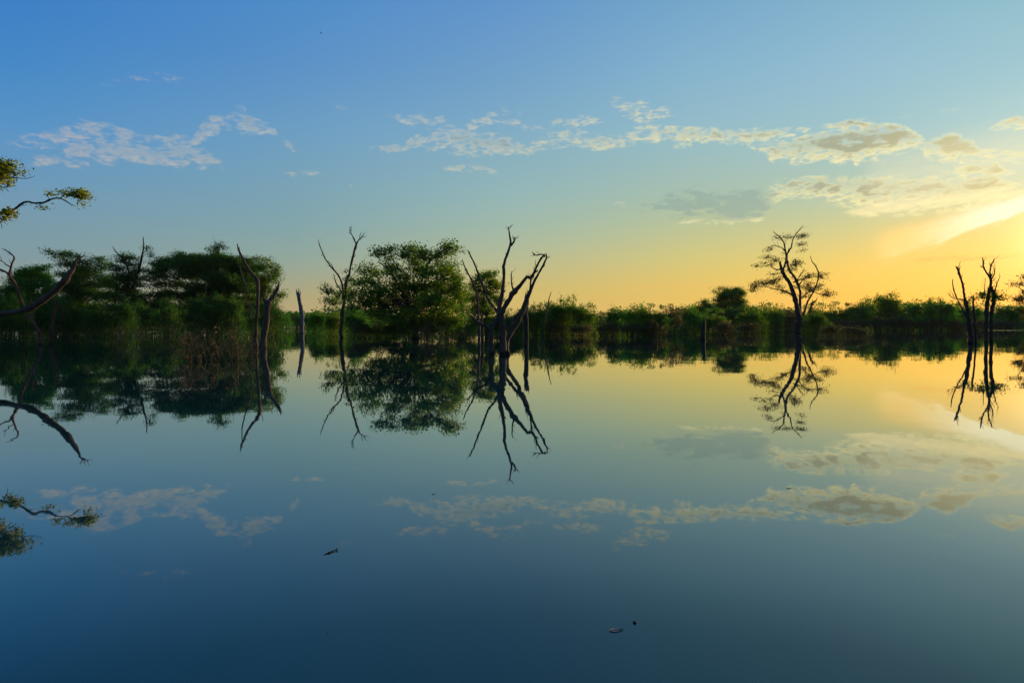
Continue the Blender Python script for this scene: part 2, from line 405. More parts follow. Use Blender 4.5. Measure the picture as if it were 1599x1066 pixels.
def tube(geo, pts, radii, sides=7, sub=3, rng=None, knob=0.12, wob=0.0):
    """tapered, slightly gnarled tube through the points"""
    rad = np.interp(np.linspace(0, 1, (len(pts) - 1) * sub + 1 if sub > 1 else len(pts)), np.linspace(0, 1, len(radii)), radii)
    path = np.array(catmull(pts, sub))
    n = len(path)
    if len(rad) != n:
        rad = np.interp(np.linspace(0, 1, n), np.linspace(0, 1, len(radii)), radii)
    if rng is not None:
        rad = rad * (1 + rng.normal(0, knob, n)) * np.where(rng.random(n) < 0.07, 1.3, 1.0)
        if wob:
            w = rng.normal(0, 1, (n, 3)) * rad[:, None] * wob
            w[0] = 0
            path = path + w
    tan = np.gradient(path, axis=0)
    tan /= np.linalg.norm(tan, axis=1)[:, None] + 1e-9
    ref = np.array([0.31, 0.9, 0.12]); ref /= np.linalg.norm(ref)
    s = np.cross(tan, ref); s /= np.linalg.norm(s, axis=1)[:, None] + 1e-9
    t2 = np.cross(tan, s)
    an = np.linspace(0, 2 * np.pi, sides, endpoint=False)
    ring = np.cos(an)[None, :, None] * s[:, None, :] + np.sin(an)[None, :, None] * t2[:, None, :]
    rr = rad[:, None, None] * np.ones((1, sides, 1))
    if rng is not None and sides > 4:
        rr = rr * (1 + rng.normal(0, 0.07, (n, sides, 1)))
    v = (path[:, None, :] + ring * rr).reshape(-1, 3)
    i = np.arange(n - 1)[:, None] * sides; j = np.arange(sides)[None, :]; j2 = (j + 1) % sides
    f = np.stack([i + j, i + j2, i + sides + j2, i + sides + j], -1).reshape(-1, 4)
    # close the two ends with a point
    v = np.concatenate([v, path[:1] - tan[:1] * rad[0] * 0.3, path[-1:] + tan[-1:] * rad[-1] * 0.8])
    c0, c1 = n * sides, n * sides + 1
    k = np.arange(0, sides, 2)
    cap0 = np.stack([np.full(len(k), c0), (k + 2) % sides if sides % 2 == 0 else np.minimum(k + 2, sides) % sides, (k + 1) % sides, k], -1)
    cap1 = np.stack([np.full(len(k), c1), (n - 1) * sides + k, (n - 1) * sides + (k + 1) % sides, (n - 1) * sides + ((k + 2) % sides if sides % 2 == 0 else np.minimum(k + 2, sides) % sides)], -1)
    geo.add(v, np.concatenate([f, cap0, cap1]))
    return path, rad

def unit(rng, n):
    v = rng.normal(size=(n, 3)); return v / (np.linalg.norm(v, axis=1)[:, None] + 1e-9)

def leaves(geo, c, L, rng, flat=0.0, wide=0.5):
    """small folded rhombus leaves at the centres c"""
    n = len(c)
    if n == 0: return
    a = unit(rng, n); a[:, 2] *= (1 - flat * 0.8); a /= np.linalg.norm(a, axis=1)[:, None] + 1e-9
    r = unit(rng, n)
    if flat: r = r * (1 - flat) + np.array([0, 0, 1.0]) * flat
    b = np.cross(a, r); b /= np.linalg.norm(b, axis=1)[:, None] + 1e-9
    nn = np.cross(a, b)
    l = (L * rng.uniform(0.6, 1.35, n))[:, None]; w = l * wide * rng.uniform(0.8, 1.2, n)[:, None]
    p0 = c - a * l * 0.5; p2 = c + a * l * 0.5
    p1 = c + b * w * 0.5 + nn * w * 0.15 - a * l * 0.06; p3 = c - b * w * 0.5 + nn * w * 0.15 - a * l * 0.06
    v = np.stack([p0, p1, p2, p3], 1).reshape(-1, 3)
    geo.add(v, np.arange(4 * n).reshape(-1, 4))

def pad_clumps(rng, c, r, n, shell=0.4, upper=0.25):
    """clump centres inside an ellipsoid, denser towards its skin and top"""
    u = unit(rng, n)
    u[:, 2] = np.where(rng.random(n) < upper, np.abs(u[:, 2]), u[:, 2])
    q = rng.random(n) ** shell
    return np.asarray(c) + u * q[:, None] * np.asarray(r)

def link(name, me, parent=None, loc=None, **props):
    o = bpy.data.objects.new(name, me)
    scene.collection.objects.link(o)
    if loc is not None: o.location = loc
    if parent is not None: o.parent = parent
    for k, v in props.items(): o[k] = v
    return o
def thing(name, loc, label, cat, group=None, rz=0.0):
    o = link(name, None, None, loc, label=label, category=cat)
    o.rotation_euler = (0, 0, rz)
    if group: o['group'] = group
    return o
def part(root, name, geo, mat, smooth=False, **props):
    """mesh part of a thing whose empty stands unrotated at root.location"""
    return link(name, geo.mesh(name, mat, tuple(root.location), smooth), root, None, **props)

# ------------------------------------------------------------------ setting: water, far bank, sky is the world
def sheet(name, mat, x0, x1, y0, y1, z, nx=1, ny=1, amp=0.0, rng=None):
    g = Geo()
    xs, ys = np.linspace(x0, x1, nx + 1), np.linspace(y0, y1, ny + 1)
    X, Y = np.meshgrid(xs, ys)
    Z = np.full_like(X, z)
    if amp: Z = Z + rng.random(Z.shape) * amp
    v = np.stack([X, Y, Z], -1).reshape(-1, 3)
    i = np.arange(ny)[:, None] * (nx + 1); j = np.arange(nx)[None, :]
    f = np.stack([i + j, i + j + 1, i + j + nx + 2, i + j + nx + 1], -1).reshape(-1, 4)
    g.add(v, f)
    return link(name, g.mesh(name, mat, smooth=True), None, None, kind='structure')
sheet('water', M['water'], -8000, 8000, -400, 9000, 0.0)
sheet('far_bank', M['soil'], -5000, 5000, 420, 8500, 0.25, 60, 40, 0.5, np.random.default_rng(5))

# ------------------------------------------------------------------ traced dead trees
def traced(name, label, D, px_base, trunk, branches, mat='bark_dead', twigs=(), group=None, leafpads=(), leafmat='leaf_mid', seed=1, leafL=0.16, cat='dead tree', sides=8, flat=0.0, cover=1.6, spread=0.9, thin=0.84, fine=5):
    """trunk / branches: (list of (px, py[, extra depth]), list of widths in px)"""
    rng = np.random.default_rng(seed)
    root = thing(name, water_at(px_base, D), label, cat, group)
    k = D / F
    def world(pts, dseed=None):
        r = []
        for p in pts:
            r.append(P(p[0], p[1], D, (p[2] if len(p) > 2 else 0.0)))
        return r
    def stem(g, pts, ws, first=False):
        w = world(pts)
        if first: w[0] = Vector((w[0].x, w[0].y, -0.6))
        tube(g, w, [x * k / 2 * thin for x in ws], sides, 3, rng, 0.07, 0.12)
    for i, (pts, ws) in enumerate(trunk):
        g = Geo(); stem(g, pts, ws, True)
        part(root, 'trunk', g, M[mat], True)
    for pts, ws in branches:
        g = Geo(); stem(g, pts, ws)
        part(root, 'branch', g, M[mat], True)
    auto = []
    for pts, ws in branches:
        if len(pts) < 4 or max(ws) > 13: continue
        for _ in range(fine):
            i = int(rng.integers(1, len(pts) - 1)); t = rng.random()
            p, q = np.array(pts[i][:2], float), np.array(pts[i + 1][:2], float); d0 = pts[i][2] if len(pts[i]) > 2 else 0.0
            d = (q - p) / (np.linalg.norm(q - p) + 1e-6); s_ = rng.choice([-1, 1]); side = np.array([-d[1], d[0]]) * s_
            L = rng.uniform(3, 11); b = p + (q - p) * t; e1 = b + (d * 0.6 + side * 0.7) * L * 0.5; e2 = e1 + (d * rng.uniform(.3, 1.1) + side * rng.uniform(-.1, .8) + np.array([0, -.3])) * L * 0.5
            w0 = min(1.8, ws[min(i, len(ws) - 1)] * 0.4)
            auto.append(([(b[0], b[1], d0), (e1[0], e1[1], d0 + rng.uniform(-.3, .3)), (e2[0], e2[1], d0 + rng.uniform(-.5, .5))], [w0, w0 * .65, w0 * .3]))
    twigs = list(twigs) + auto
    if twigs:
        g = Geo()
        for pts, ws in twigs: stem(g, pts, ws)
        part(root, 'twigs', g, M[mat], True, kind='stuff')
    if leafpads:
        g = Geo(); gt = Geo()
        for pad in leafpads:
            px, py, rx, ry = pad[:4]; dd = pad[4] if len(pad) > 4 else rng.uniform(-1, 1) * rx * k * 0.5
            cf = pad[5] if len(pad) > 5 else 1.0
            c = np.array(P(px, py, D, dd)); R = np.array([rx * k, rx * k * 0.9, ry * k])
            area = math.pi * R[0] * R[2]
            nl = max(12, int(2.3 * cover * cf * area / (0.25 * leafL ** 2)))
            nc = max(3, nl // 14)
            cc = pad_clumps(rng, c, R, nc, 0.45)
            cen = np.repeat(cc, 14, axis=0) + rng.normal(0, 1, (nc * 14, 3)) * np.array([1, 1, 0.55]) * leafL * 1.7 * spread
            leaves(g, cen, leafL, rng, flat)
            core = c - np.array([0, 0, R[2] * 0.6])
            for q in cc[:: max(1, nc // 14)]:
                mid = (core + q) / 2 + rng.normal(0, 0.06, 3) * R
                tube(gt, [core, mid, q], [0.02 * leafL / 0.16 + 0.008, 0.018, 0.008], 4, 2, rng, 0.1, 0.3)
        part(root, 'foliage', g, M[leafmat], kind='stuff')
        part(root, 'twigs', gt, M[mat], kind='stuff')
    return root

# --- the central dead tree
traced('dead_tree', 'tallest bare dead tree in the middle, several forked grey limbs rising from the water', 34.0, 782,
  trunk=[([(784, 556, 0), (784.5, 535, 0), (784, 515, 0), (781, 500, 0), (780, 488, 0)], [17, 15, 14, 14, 13])],
  branches=[
   ([(780, 492), (781, 476, .1), (784, 457, .2), (787, 431, .3), (786, 416, .3), (791, 400, .4), (797, 381, .5), (796, 368, .5), (794, 354, .6)], [10, 8, 6.5, 5.5, 5.5, 4.5, 4.5, 3, 2.2]),
   ([(782, 498), (785, 485, -.2), (792, 472, -.4), (804, 454, -.6), (813, 445, -.8), (822, 433, -1), (829, 433, -1), (835, 424, -1), (839, 414, -1), (845, 403, -1), (851, 399, -1)], [11, 9, 8, 8, 6.5, 6, 6, 4.5, 4, 4, 3]),
   ([(792, 553), (790, 540, .2), (795, 525, .4), (806, 508, .6), (812, 493, .7), (818, 481, .8), (823, 465, .9), (829, 452, 1), (836, 436, 1), (844, 422, 1), (850, 411, 1), (853.5, 402, 1)], [12, 11, 9, 8, 9, 11, 9, 6, 5, 4.5, 4, 3]),
   ([(788, 518, .3), (797, 506, .5), (806, 494, .7), (815, 483, .8)], [6, 6, 6, 6]),
   ([(803, 455, -.6), (799.5, 446, -.6), (798.5, 436, -.6), (799, 424, -.6)], [4, 3, 2.4, 1.6]),
   ([(827, 459, 1), (828, 446, .8), (829, 433, .7), (829, 430, .6)], [4, 3.5, 3, 2]),
   ([(797, 384, .5), (802, 378, .5), (804, 372, .5), (802.5, 370, .5)], [4, 3.5, 2.5, 1.5]),
   ([(851, 401), (846, 397), (838, 398.5), (832, 396)], [3, 2.6, 2.2, 1.2]),
   ([(853.5, 404, 1), (853, 397, .5), (847, 398, 0)], [2.6, 2.2, 1.8]),
   ([(768, 560, -.3), (767, 535, -.3), (766, 518, -.3), (769, 508, -.2), (776, 500, -.1), (781, 492, 0)], [12, 11, 11, 9, 9, 10]),
   ([(766, 516, -.3), (758, 509, -.5), (748, 504, -.7), (738, 496, -.9), (728, 487, -1)], [9, 6, 5, 3.6, 1.8]),
   ([(781, 495, .3), (773, 482, .4), (764, 470, .5), (757, 455, .6), (751, 438, .7), (745, 423, .8), (740, 410, .9), (735, 400, .9), (731, 391, 1)], [6, 5, 4.4, 4, 3.6, 3.6, 3.2, 2.6, 1.6]),
   ],
  twigs=[([(737, 403, .9), (734, 397, .9), (733.5, 392, .9)], [2.2, 1.6, .8]), ([(796, 356, .6), (798, 353, .6), (801, 350, .6)], [2, 1.4, .6]),
         ([(784, 458, .2), (788, 455, .2), (789, 452, .2)], [3, 2.4, 1.2]), ([(835, 426, -1), (839, 423, -1), (840, 421, -1)], [3, 2.2, 1]),
         ([(823, 434, -1), (822, 429, -1)], [3, 1.4]), ([(820, 466, .9), (821, 458, .9), (822, 455, .9)], [3, 1.6, .8]), ([(835, 397), (832, 394), (830, 393)], [1.6, 1, .6])], seed=3)

traced('dead_tree', 'slender dead stem leaning left just beside the tallest dead tree', 71.0, 748,
  trunk=[([(748, 533), (748, 510), (747, 491), (746, 470), (742, 450), (736, 436), (729, 424), (724, 412), (722, 405)], [5, 5, 4.6, 4.2, 4, 3.4, 3, 2.2, 1.2])],
  branches=[([(747, 500), (742, 490, .4), (734, 482, .6)], [3, 2, 1])], twigs=[([(731, 428), (729, 419, .3)], [1.6, .8])], seed=4)
traced('tree_stump', 'plain dark broken post standing right of the tallest dead tree', 49.0, 822,
  trunk=[([(822, 541), (822, 515), (821, 495), (821.5, 478), (822, 470)], [9, 8.5, 8.5, 8, 5.5])],
  branches=[([(823, 480), (824.5, 473, .1), (825, 466, .1)], [4.5, 3, 1.2])], twigs=[([(819, 478), (818.5, 470)], [3, 1.0])], cat='dead trunk', seed=5, mat='bark_dark')
traced('tree_stump', 'thin dark stump half hidden behind the leaning slender stem', 68.0, 753,
  trunk=[([(753, 533), (753, 515), (752, 500), (751, 488)], [5.5, 5, 4.5, 2.4])], branches=[], cat='dead trunk', seed=6, mat='bark_dark')
traced('dead_sapling', 'lone crooked bare stick rising from the water right of the broken post', 79.0, 849,
  trunk=[([(848.6, 529), (848.5, 516), (850, 502), (853, 490), (855.5, 479), (857, 468), (860.6, 456)], [2.4, 2.4, 2.6, 2.6, 2.6, 2.0, 1.0])],
  branches=[([(855.6, 478), (857, 472), (858.2, 462)], [1.8, 1.4, .8])], cat='dead stem', seed=7)

# --- the bare tree with its two raised arms left of the big leafy tree
traced('dead_tree', 'bare tree with tall forked arm and thin left arm, leafy at its waist', 90.0, 533,
  trunk=[([(532.5, 529), (533, 512), (534, 496), (535, 485), (537, 474), (539, 462)], [8.5, 7.5, 7, 6, 6, 6])],
  branches=[
   ([(539, 464), (540, 447), (542, 436), (545.5, 427), (548, 414, .5), (551, 402, .6), (553.5, 392, .8), (557, 380, .9)], [6, 5, 4.4, 4, 4, 4.2, 4, 3.6]),
   ([(556.5, 381, .9), (553, 374, .8), (549, 366, .7), (546.5, 361, .7), (546, 355, .7)], [3, 2.4, 1.8, 1.4, .8]),
   ([(557, 380, .9), (560, 375, 1.), (564, 371, 1.1), (567, 368, 1.1), (568, 364, 1.2)], [3, 2.6, 2, 1.4, .8]),
   ([(537.5, 470), (536, 453, -.5), (533, 440, -.8), (529, 431, -1), (523.5, 424, -1.3), (517, 417, -1.6), (513, 411, -1.8), (508, 404, -2), (504, 395, -2.1), (500, 385, -2.2), (496.5, 374, -2.3)], [4, 3.6, 3.4, 3.2, 3, 2.6, 2.2, 2.2, 2.0, 1.6, .9]),
   ([(523, 424, -1.3), (518, 414, -1.2), (512, 407, -1.2)], [2, 1.4, .8]),
   ([(537, 462), (530, 450, .8), (524, 440, 1.1), (521, 428, 1.2)], [2.8, 2.2, 1.8, 1]),
   ],
  twigs=[([(546, 361, .7), (550, 360, .7)], [1.2, .7]), ([(562, 373, 1.), (562, 368, 1.), (564, 362, 1)], [1.6, 1.2, .7]), ([(547, 357, .7), (548, 353.5, .7)], [1, .6]), ([(504, 396, -2), (502, 400, -2)], [1.2, .6])],
  leafpads=[(545, 436, 9, 5, 1), (553, 442, 10, 6, -1), (538, 452, 11, 8, 1), (527, 462, 10, 8, 2), (513, 455, 12, 9, 0, .8), (520, 472, 16, 8, -2, 1.1), (508, 443, 4, 6, 0, .6), (545, 466, 13, 9, 2), (541, 424, 6, 5, 0, .6)],
  leafmat='leaf_dark', leafL=0.24, seed=8, cat='tree', cover=1.1)

# --- distant broken snag
traced('tree_snag', 'broad bluish broken snag with a splintered top, alone in front of the green bank', 160.0, 471,
  trunk=[([(471, 522), (471.5, 505), (471, 488), (468.5, 474), (467, 464), (465.5, 457)], [8.5, 8, 8, 7.5, 7, 5.5])],
  branches=[([(464, 460), (463, 453), (462.6, 451)], [2.6, 1.6, .8]), ([(467, 460), (466.5, 454), (467, 449.5)], [3, 1.8, .8])], cat='dead trunk', mat='bark_pale', seed=9, thin=0.8,
  twigs=[([(468.6, 462), (469.3, 454)], [2, .8])])
traced('tree_stump', 'short dark post standing in front of the shrubs, left of the domed tree', 67.0, 1099,
  trunk=[([(1099, 531), (1099, 515), (1099.5, 503), (1100, 496)], [7, 6, 5.5, 2.4])],
  branches=[([(1095, 531), (1095.5, 518), (1096.5, 507)], [4, 3.5, 1.6])], cat='dead trunk', mat='bark_dark', seed=10)

# --- left pair of dead trunks (near, in front of the left grove)
traced('dead_tree', 'thick dark dead trunk with bent side arm at the right end of the grove', 45.0, 411,
  trunk=[([(410, 546), (411.5, 525), (414, 511), (416, 495), (417, 480), (418, 471)], [14, 12, 11.5, 11.5, 11.5, 11])],
  branches=[([(419, 476), (422, 468, .2), (428, 460, .3), (431.5, 453, .4), (434.5, 446, .4), (436, 439, .4)], [9, 8, 6.5, 5.5, 4, 1.6]),
            ([(415, 474), (412, 468, -.1), (410, 463, -.2)], [5, 4, 2])],
  twigs=[([(431, 455, .4), (435, 452, .3), (437, 447, .3)], [2, 1.4, .6])], mat='bark_dead', seed=11)
traced('dead_tree', 'thin dead trunk bending left to a sharp tip beside the thick trunk', 47.0, 400,
  trunk=[([(399, 545), (399, 530), (400, 511), (401.5, 490), (402.5, 465), (402, 440), (396, 430), (389.5, 422), (383, 411), (377.5, 401), (373, 390), (370.5, 381)], [7, 6.5, 6, 5.5, 5.5, 6, 5.5, 5, 4.6, 4.2, 3.6, 1.6])],
  branches=[([(391, 500, .3), (390, 475, .3), (387, 457, .3), (380, 438, .3), (375, 420, .2), (374, 403, .2), (374, 386, .2)], [2, 2.2, 2.4, 2.4, 2.2, 1.8, 1.0]),
            ([(401, 500), (396, 488, .5), (388, 478, .7), (380, 470, .8)], [3, 2.4, 1.8, 1.0])],
  twigs=[([(402, 442), (406, 436, .2), (408, 428, .2)], [2.4, 1.4, .6]), ([(378, 403), (381, 398, .1)], [2, .8])], seed=12)

# --- thin crooked pair at the far left
traced('dead_tree', 'thin crooked dead tree with forked twigs at the left edge, behind the heavy limb', 57.0, 63,
  trunk=[([(60, 540), (63, 530), (61, 519), (54, 507), (46, 496), (39, 482), (33, 470), (29, 458), (25, 446), (19, 437), (14, 428)], [6, 6, 6, 6, 5.6, 5.4, 5, 5, 5, 5, 4.4])],
  branches=[([(14, 429), (8, 424), (0, 421), (-10, 413), (-18, 400)], [4, 3.6, 3.2, 2.4, 1]), ([(14, 429), (17, 419), (19, 410), (22.5, 403), (18, 397), (11, 392), (3, 388)], [4, 3.4, 3, 2.6, 2.4, 1.8, 1]),
            ([(17, 417), (11, 414), (5, 409), (-1, 406)], [2.2, 1.8, 1.4, .8]), ([(50, 500), (52, 488, .5), (47, 476, .6), (50, 466, .6)], [2.6, 2.2, 1.8, .9])], seed=13, mat='bark_red')
traced('dead_sapling', 'short forked bare trunk with reddish bark, second from the left edge', 58.0, 80,
  trunk=[([(78.5, 540), (79, 528), (81, 512), (82.5, 500), (85, 489), (86.6, 477), (83.5, 467)], [5.5, 5, 5, 4.6, 4.4, 4, 2])],
  branches=[([(86.5, 479), (91, 474, .3), (95, 478, .4), (99, 484, .5), (97, 494, .5)], [3, 2.6, 2, 1.8, 1]), ([(79, 536), (86, 518, -.4), (93, 504, -.5), (98, 495, -.5)], [3, 2.4, 2, 1]), ([(86.6, 477), (91, 469), (92, 464)], [2.4, 1.6, .8])], cat='dead tree', seed=14, mat='bark_red')

# --- big tree off the left edge: dead limb and leafy bough reach into the view
D0 = 32.0
traced('leaning_tree', 'tree off the left edge reaching in with a heavy dead limb and yellow-leaved boughs', D0, -62,
  trunk=[([(-62, 560, 1), (-60, 520, 1), (-56, 480, 1), (-60, 430, 1), (-66, 380, .5), (-58, 330, 0), (-50, 290, 0), (-40, 262, 0)], [30, 26, 24, 20, 16, 13, 9, 5])],
  branches=[
   ([(-58, 470, 1), (-30, 486, .6), (0, 490, .2), (25, 487, 0), (46, 481, -.2), (68, 468, -.3), (90, 450, -.3), (104, 434, -.3), (112, 422, -.2), (118, 411, -.2)], [17, 13, 10.5, 10, 11.5, 12, 11, 10, 9, 4.5]),
   ([(117, 413, -.2), (120, 405, -.2), (125, 402, -.1), (131, 399.5, 0)], [4.5, 3.6, 3.2, 1]),
   ([(123, 403, -.1), (121, 398, 0), (118.5, 395.5, 0)], [2.6, 1.8, .9]),
   ([(-58, 345, 0), (-30, 340, .3), (0, 332, .3), (21, 327, .1), (31, 320, 0), (41, 315, -.1), (54, 317, -.2), (68, 316.5, -.2), (80, 311, -.3), (92, 309.5, -.3), (103, 314, -.3), (112, 320, -.4), (117, 321, -.4)], [9, 6.5, 4.2, 4, 4, 4, 3.4, 3.2, 2.8, 2.4, 2, 1.6, 1]),
   ([(93, 310, -.3), (102, 304, -.2), (112, 303, -.2), (122, 304, -.2), (130, 308, -.2)], [2, 1.6, 1.4, 1, .7]),
   ([(-54, 300, 0), (-34, 294, 0), (-12, 286, .2), (2, 276, .3), (10, 264, .3)], [6, 5, 4, 2.6, 1.2]),
   ],
  twigs=[([(78, 312, -.3), (74, 305, -.2), (79, 300, -.2)], [1.4, 1, .6]), ([(0, 280), (20, 277), (40, 279), (54, 275)], [2, 1.4, 1, .6]), ([(0, 292), (8, 294), (14, 300)], [1.6, 1.2, .7]),
         ([(5, 272), (20, 268), (34, 274), (42, 279)], [1.6, 1.2, .9, .5]), ([(-4, 340), (2, 350), (3, 358)], [1.6, 1, .6]), ([(21, 328), (12, 336), (8, 343)], [1.5, 1, .6]), ([(52, 316), (60, 321), (66, 323)], [1.2, .9, .5])],
  leafpads=[(125, 306, 11, 8, -.2, 1.5), (131, 303, 6, 6, -.2, 1.2), (112, 303, 9, 6, -.2, .8), (100, 302, 6, 5, -.2, .5), (79, 303, 5, 4, -.2, .5), (128, 318, 4, 4, -.3, .7),
            (66, 322, 6, 3, -.2, .3), (11, 333, 9, 8, .1, 1.6), (4, 340, 7, 6, .1, 1.2), (4, 260, 14, 9, .3, 1.5), (17, 256, 9, 5, .3, 1.0), (0, 275, 13, 14, .2, 1.6), (24, 270, 13, 8, .3, .35),
            (38, 268, 8, 5, .3, .22), (12, 288, 9, 8, .2, .35), (-15, 262, 18, 14, 0, 1.5), (-28, 290, 20, 16, 0, 1.4), (-45, 255, 26, 18, 0, 1.4), (-70, 280, 24, 20, 0, 1.4), (-30, 330, 18, 12, .2, 1.0), (-85, 330, 26, 18, 0, 1.2), (-50, 305, 20, 14, .5, 1)],
  leafmat='leaf_yellow', leafL=0.14, seed=15, cat='tree', sides=9, cover=1.5, mat='bark_dead', spread=0.75, thin=0.8)

# --- feathery tree on the right
traced('feathery_tree', 'tall lone half-bare tree with thin feathery foliage pads above the right shore', 122.0, 1247,
  trunk=[([(1246, 521), (1247, 508), (1247, 497), (1245, 482), (1242, 468), (1237, 451), (1231, 439), (1226, 431), (1222, 424), (1219.5, 417), (1218, 409)], [11, 10.5, 10.5, 8.5, 7.5, 7, 6.5, 6.5, 6, 5, 3.5])],
  branches=[
   ([(1248, 498, .5), (1249.5, 484, 1.), (1249.5, 466, 1.5), (1248.4, 451, 1.8), (1243, 437, 2), (1237, 428, 2), (1232, 420, 2), (1229, 409, 2), (1228, 398, 2)], [5, 4.6, 4.6, 4.8, 4.2, 4, 4, 4.2, 4]),
   ([(1228, 399, 2), (1226, 389, 2), (1224, 379, 1.5), (1217.4, 370, 1), (1208, 362.5, .5)], [3.6, 2.8, 2.4, 2.2, 1]),
   ([(1228, 399, 2), (1232, 391, 2.4), (1236, 385, 2.6), (1238, 374, 3), (1244, 364, 3), (1253.6, 352.5, 3)], [3.6, 3, 2.6, 2, 1.6, .8]),
   ([(1226, 392, 2), (1221, 387, 1.5), (1215, 385, 1), (1207, 383, .6), (1199, 388, .4)], [2.2, 1.8, 1.5, 1.2, .6]),
   ([(1222, 426), (1224, 418, .3), (1227, 408, .6), (1228, 399, 1.5)], [4.4, 3.6, 3.4, 3]),
   ([(1251, 499, -.5), (1256, 487, -1), (1260, 474, -1.4), (1265, 464, -1.8), (1270, 455, -2), (1275, 444, -2), (1278, 433, -2), (1278, 425, -2), (1272, 413, -2.2), (1268, 408, -2.2), (1265.5, 400, -2.3)], [5.5, 4, 3.4, 2.8, 2.4, 2.2, 2, 2.2, 1.8, 1.4, .8]),
   ([(1252, 510, .3), (1258, 500, .6), (1264, 487, 1), (1267, 478, 1.2), (1271, 471, 1.4), (1276, 468, 1.6)], [5, 4.4, 4, 3.6, 2.6, 1]),
   ([(1241, 466), (1236, 460, -1), (1227, 455, -1.6), (1217, 452, -2), (1209, 451, -2.4), (1200, 448, -3), (1188, 447, -3.4)], [4, 3, 2.6, 2.2, 1.8, 1.5, .7]),
   ([(1219, 420), (1213, 421, .8), (1206, 418, 1.4), (1202, 414, 1.8), (1190, 416, 2.4), (1178, 415, 2.8)], [3, 2.2, 1.6, 1.4, 1, .6]),
   ([(1244, 440, 2), (1248, 432, 2.4), (1253, 425, 2.8), (1256, 419, 3)], [2.4, 1.8, 1.4, .8]),
   ([(1247, 446, 1.8), (1254, 436, 1), (1262, 430, .4), (1274, 427, 0)], [2.2, 1.6, 1.2, .7]),
   ([(1239, 441, 2.), (1244, 439, 2.), (1253, 435, 2)], [3, 3, 1.5]),
   ([(1267, 478, 1.2), (1269, 472, 1), (1268, 467, .8)], [2.4, 1.8, .8]),
   ([(1252, 466, .8), (1260, 458, 0), (1268, 455, -.5), (1282, 460, -1), (1292, 461, -1.4)], [2.2, 1.6, 1.4, 1, .6]),
   ],
  leafpads=[(1251, 369, 9, 3.5, 2), (1256, 367, 7, 3, 3), (1229, 370, 11, 3, 1, .7), (1213, 371, 7, 2.5, 1, .6), (1253, 381, 10, 3.2, 2, .8), (1251, 391, 8, 2.6, 2, .6), (1206, 388, 9, 2.6, .5, .6), (1198, 391, 6, 2, .5, .6),
            (1196, 402, 10, 3, 1, .8), (1212, 406, 12, 4.5, 0, .6), (1204, 412, 9, 3, 2, .6), (1181, 415, 8, 2.4, 3, .9), (1192, 411, 9, 2.6, 2, .6), (1241, 412, 12, 6, -1, .8), (1234, 420, 10, 5, -2, .6), (1246, 407, 8, 3, 1, .6), (1208, 427, 11, 3.5, 0, .5), (1217, 435, 10, 3.2, -2, .6),
            (1195, 441, 16, 5, -2, 1.0), (1180, 446, 9, 5.5, -3, 1.2), (1176, 453, 6, 4, -3, 1.1), (1206, 440, 12, 5, -2, .8), (1215, 447, 12, 3.2, 2, .7), (1264, 431, 13, 5, 0, .7), (1256, 436, 8, 4, 2, .5), (1284, 431, 9, 6, -2, .6), (1290, 427, 6, 4, -2, .4), (1268, 451, 16, 5.5, 0, 1.3), (1278, 446, 8, 4, 1, .8),
            (1293, 460, 11, 4.5, -1, 1.1), (1290, 456, 6, 3, -1, .8), (1227, 456, 9, 3, -1, .7), (1244, 448, 9, 4, 2, .6), (1258, 462, 10, 4, 0, .6), (1226, 395, 6, 3, 1, .3), (1236, 458, 6, 3, 0, .5), (1262, 443, 9, 4, 0, .8), (1238, 433, 7, 3.5, 0, .4)],
  leafmat='leaf_olive', leafL=0.26, seed=16, cat='tree', flat=0.5, cover=1.05, mat='bark_dark')

# --- dead group at the right edge
traced('dead_tree', 'dark dead trunk with one curved arm, left of the forked pair near the right edge', 51.0, 1516,
  trunk=[([(1517, 537), (1515, 520), (1513, 500), (1511, 486), (1508, 470)], [9, 9, 8.5, 8.5, 8]), ([(1525, 537), (1523, 515), (1522, 495), (1520, 476), (1519.5, 461)], [4.5, 4, 4, 3.6, 1.6])],
  branches=[([(1508, 473), (1506, 463), (1504.5, 452), (1502, 440), (1498.5, 430), (1496, 422), (1494, 417)], [6.5, 5, 4.6, 4.2, 4, 4, 3]),
            ([(1508, 469, .3), (1499, 467, .4), (1491, 466, .5), (1485, 463, .6), (1479, 457, .7)], [3, 2.2, 2, 1.5, .7]),
            ([(1509, 493, -.3), (1506, 488, -.3), (1500, 477, -.4), (1495, 467, -.4), (1490, 455, -.4), (1488, 445, -.4), (1487.6, 436, -.4)], [3, 3, 2.6, 2.4, 2.2, 2.2, 1.5])],
  twigs=[([(1496, 419), (1498, 413), (1500, 408)], [2, 1.2, .6]), ([(1494, 419), (1492.5, 415)], [2.6, 1.2]), ([(1504, 446), (1507, 441)], [1.6, .7])],
  leafpads=[(1510, 474, 7, 6, 0, .8), (1520, 468, 5, 4, 0, .7)], leafmat='leaf_dark', leafL=0.15, mat='bark_dark', seed=17, thin=0.72)
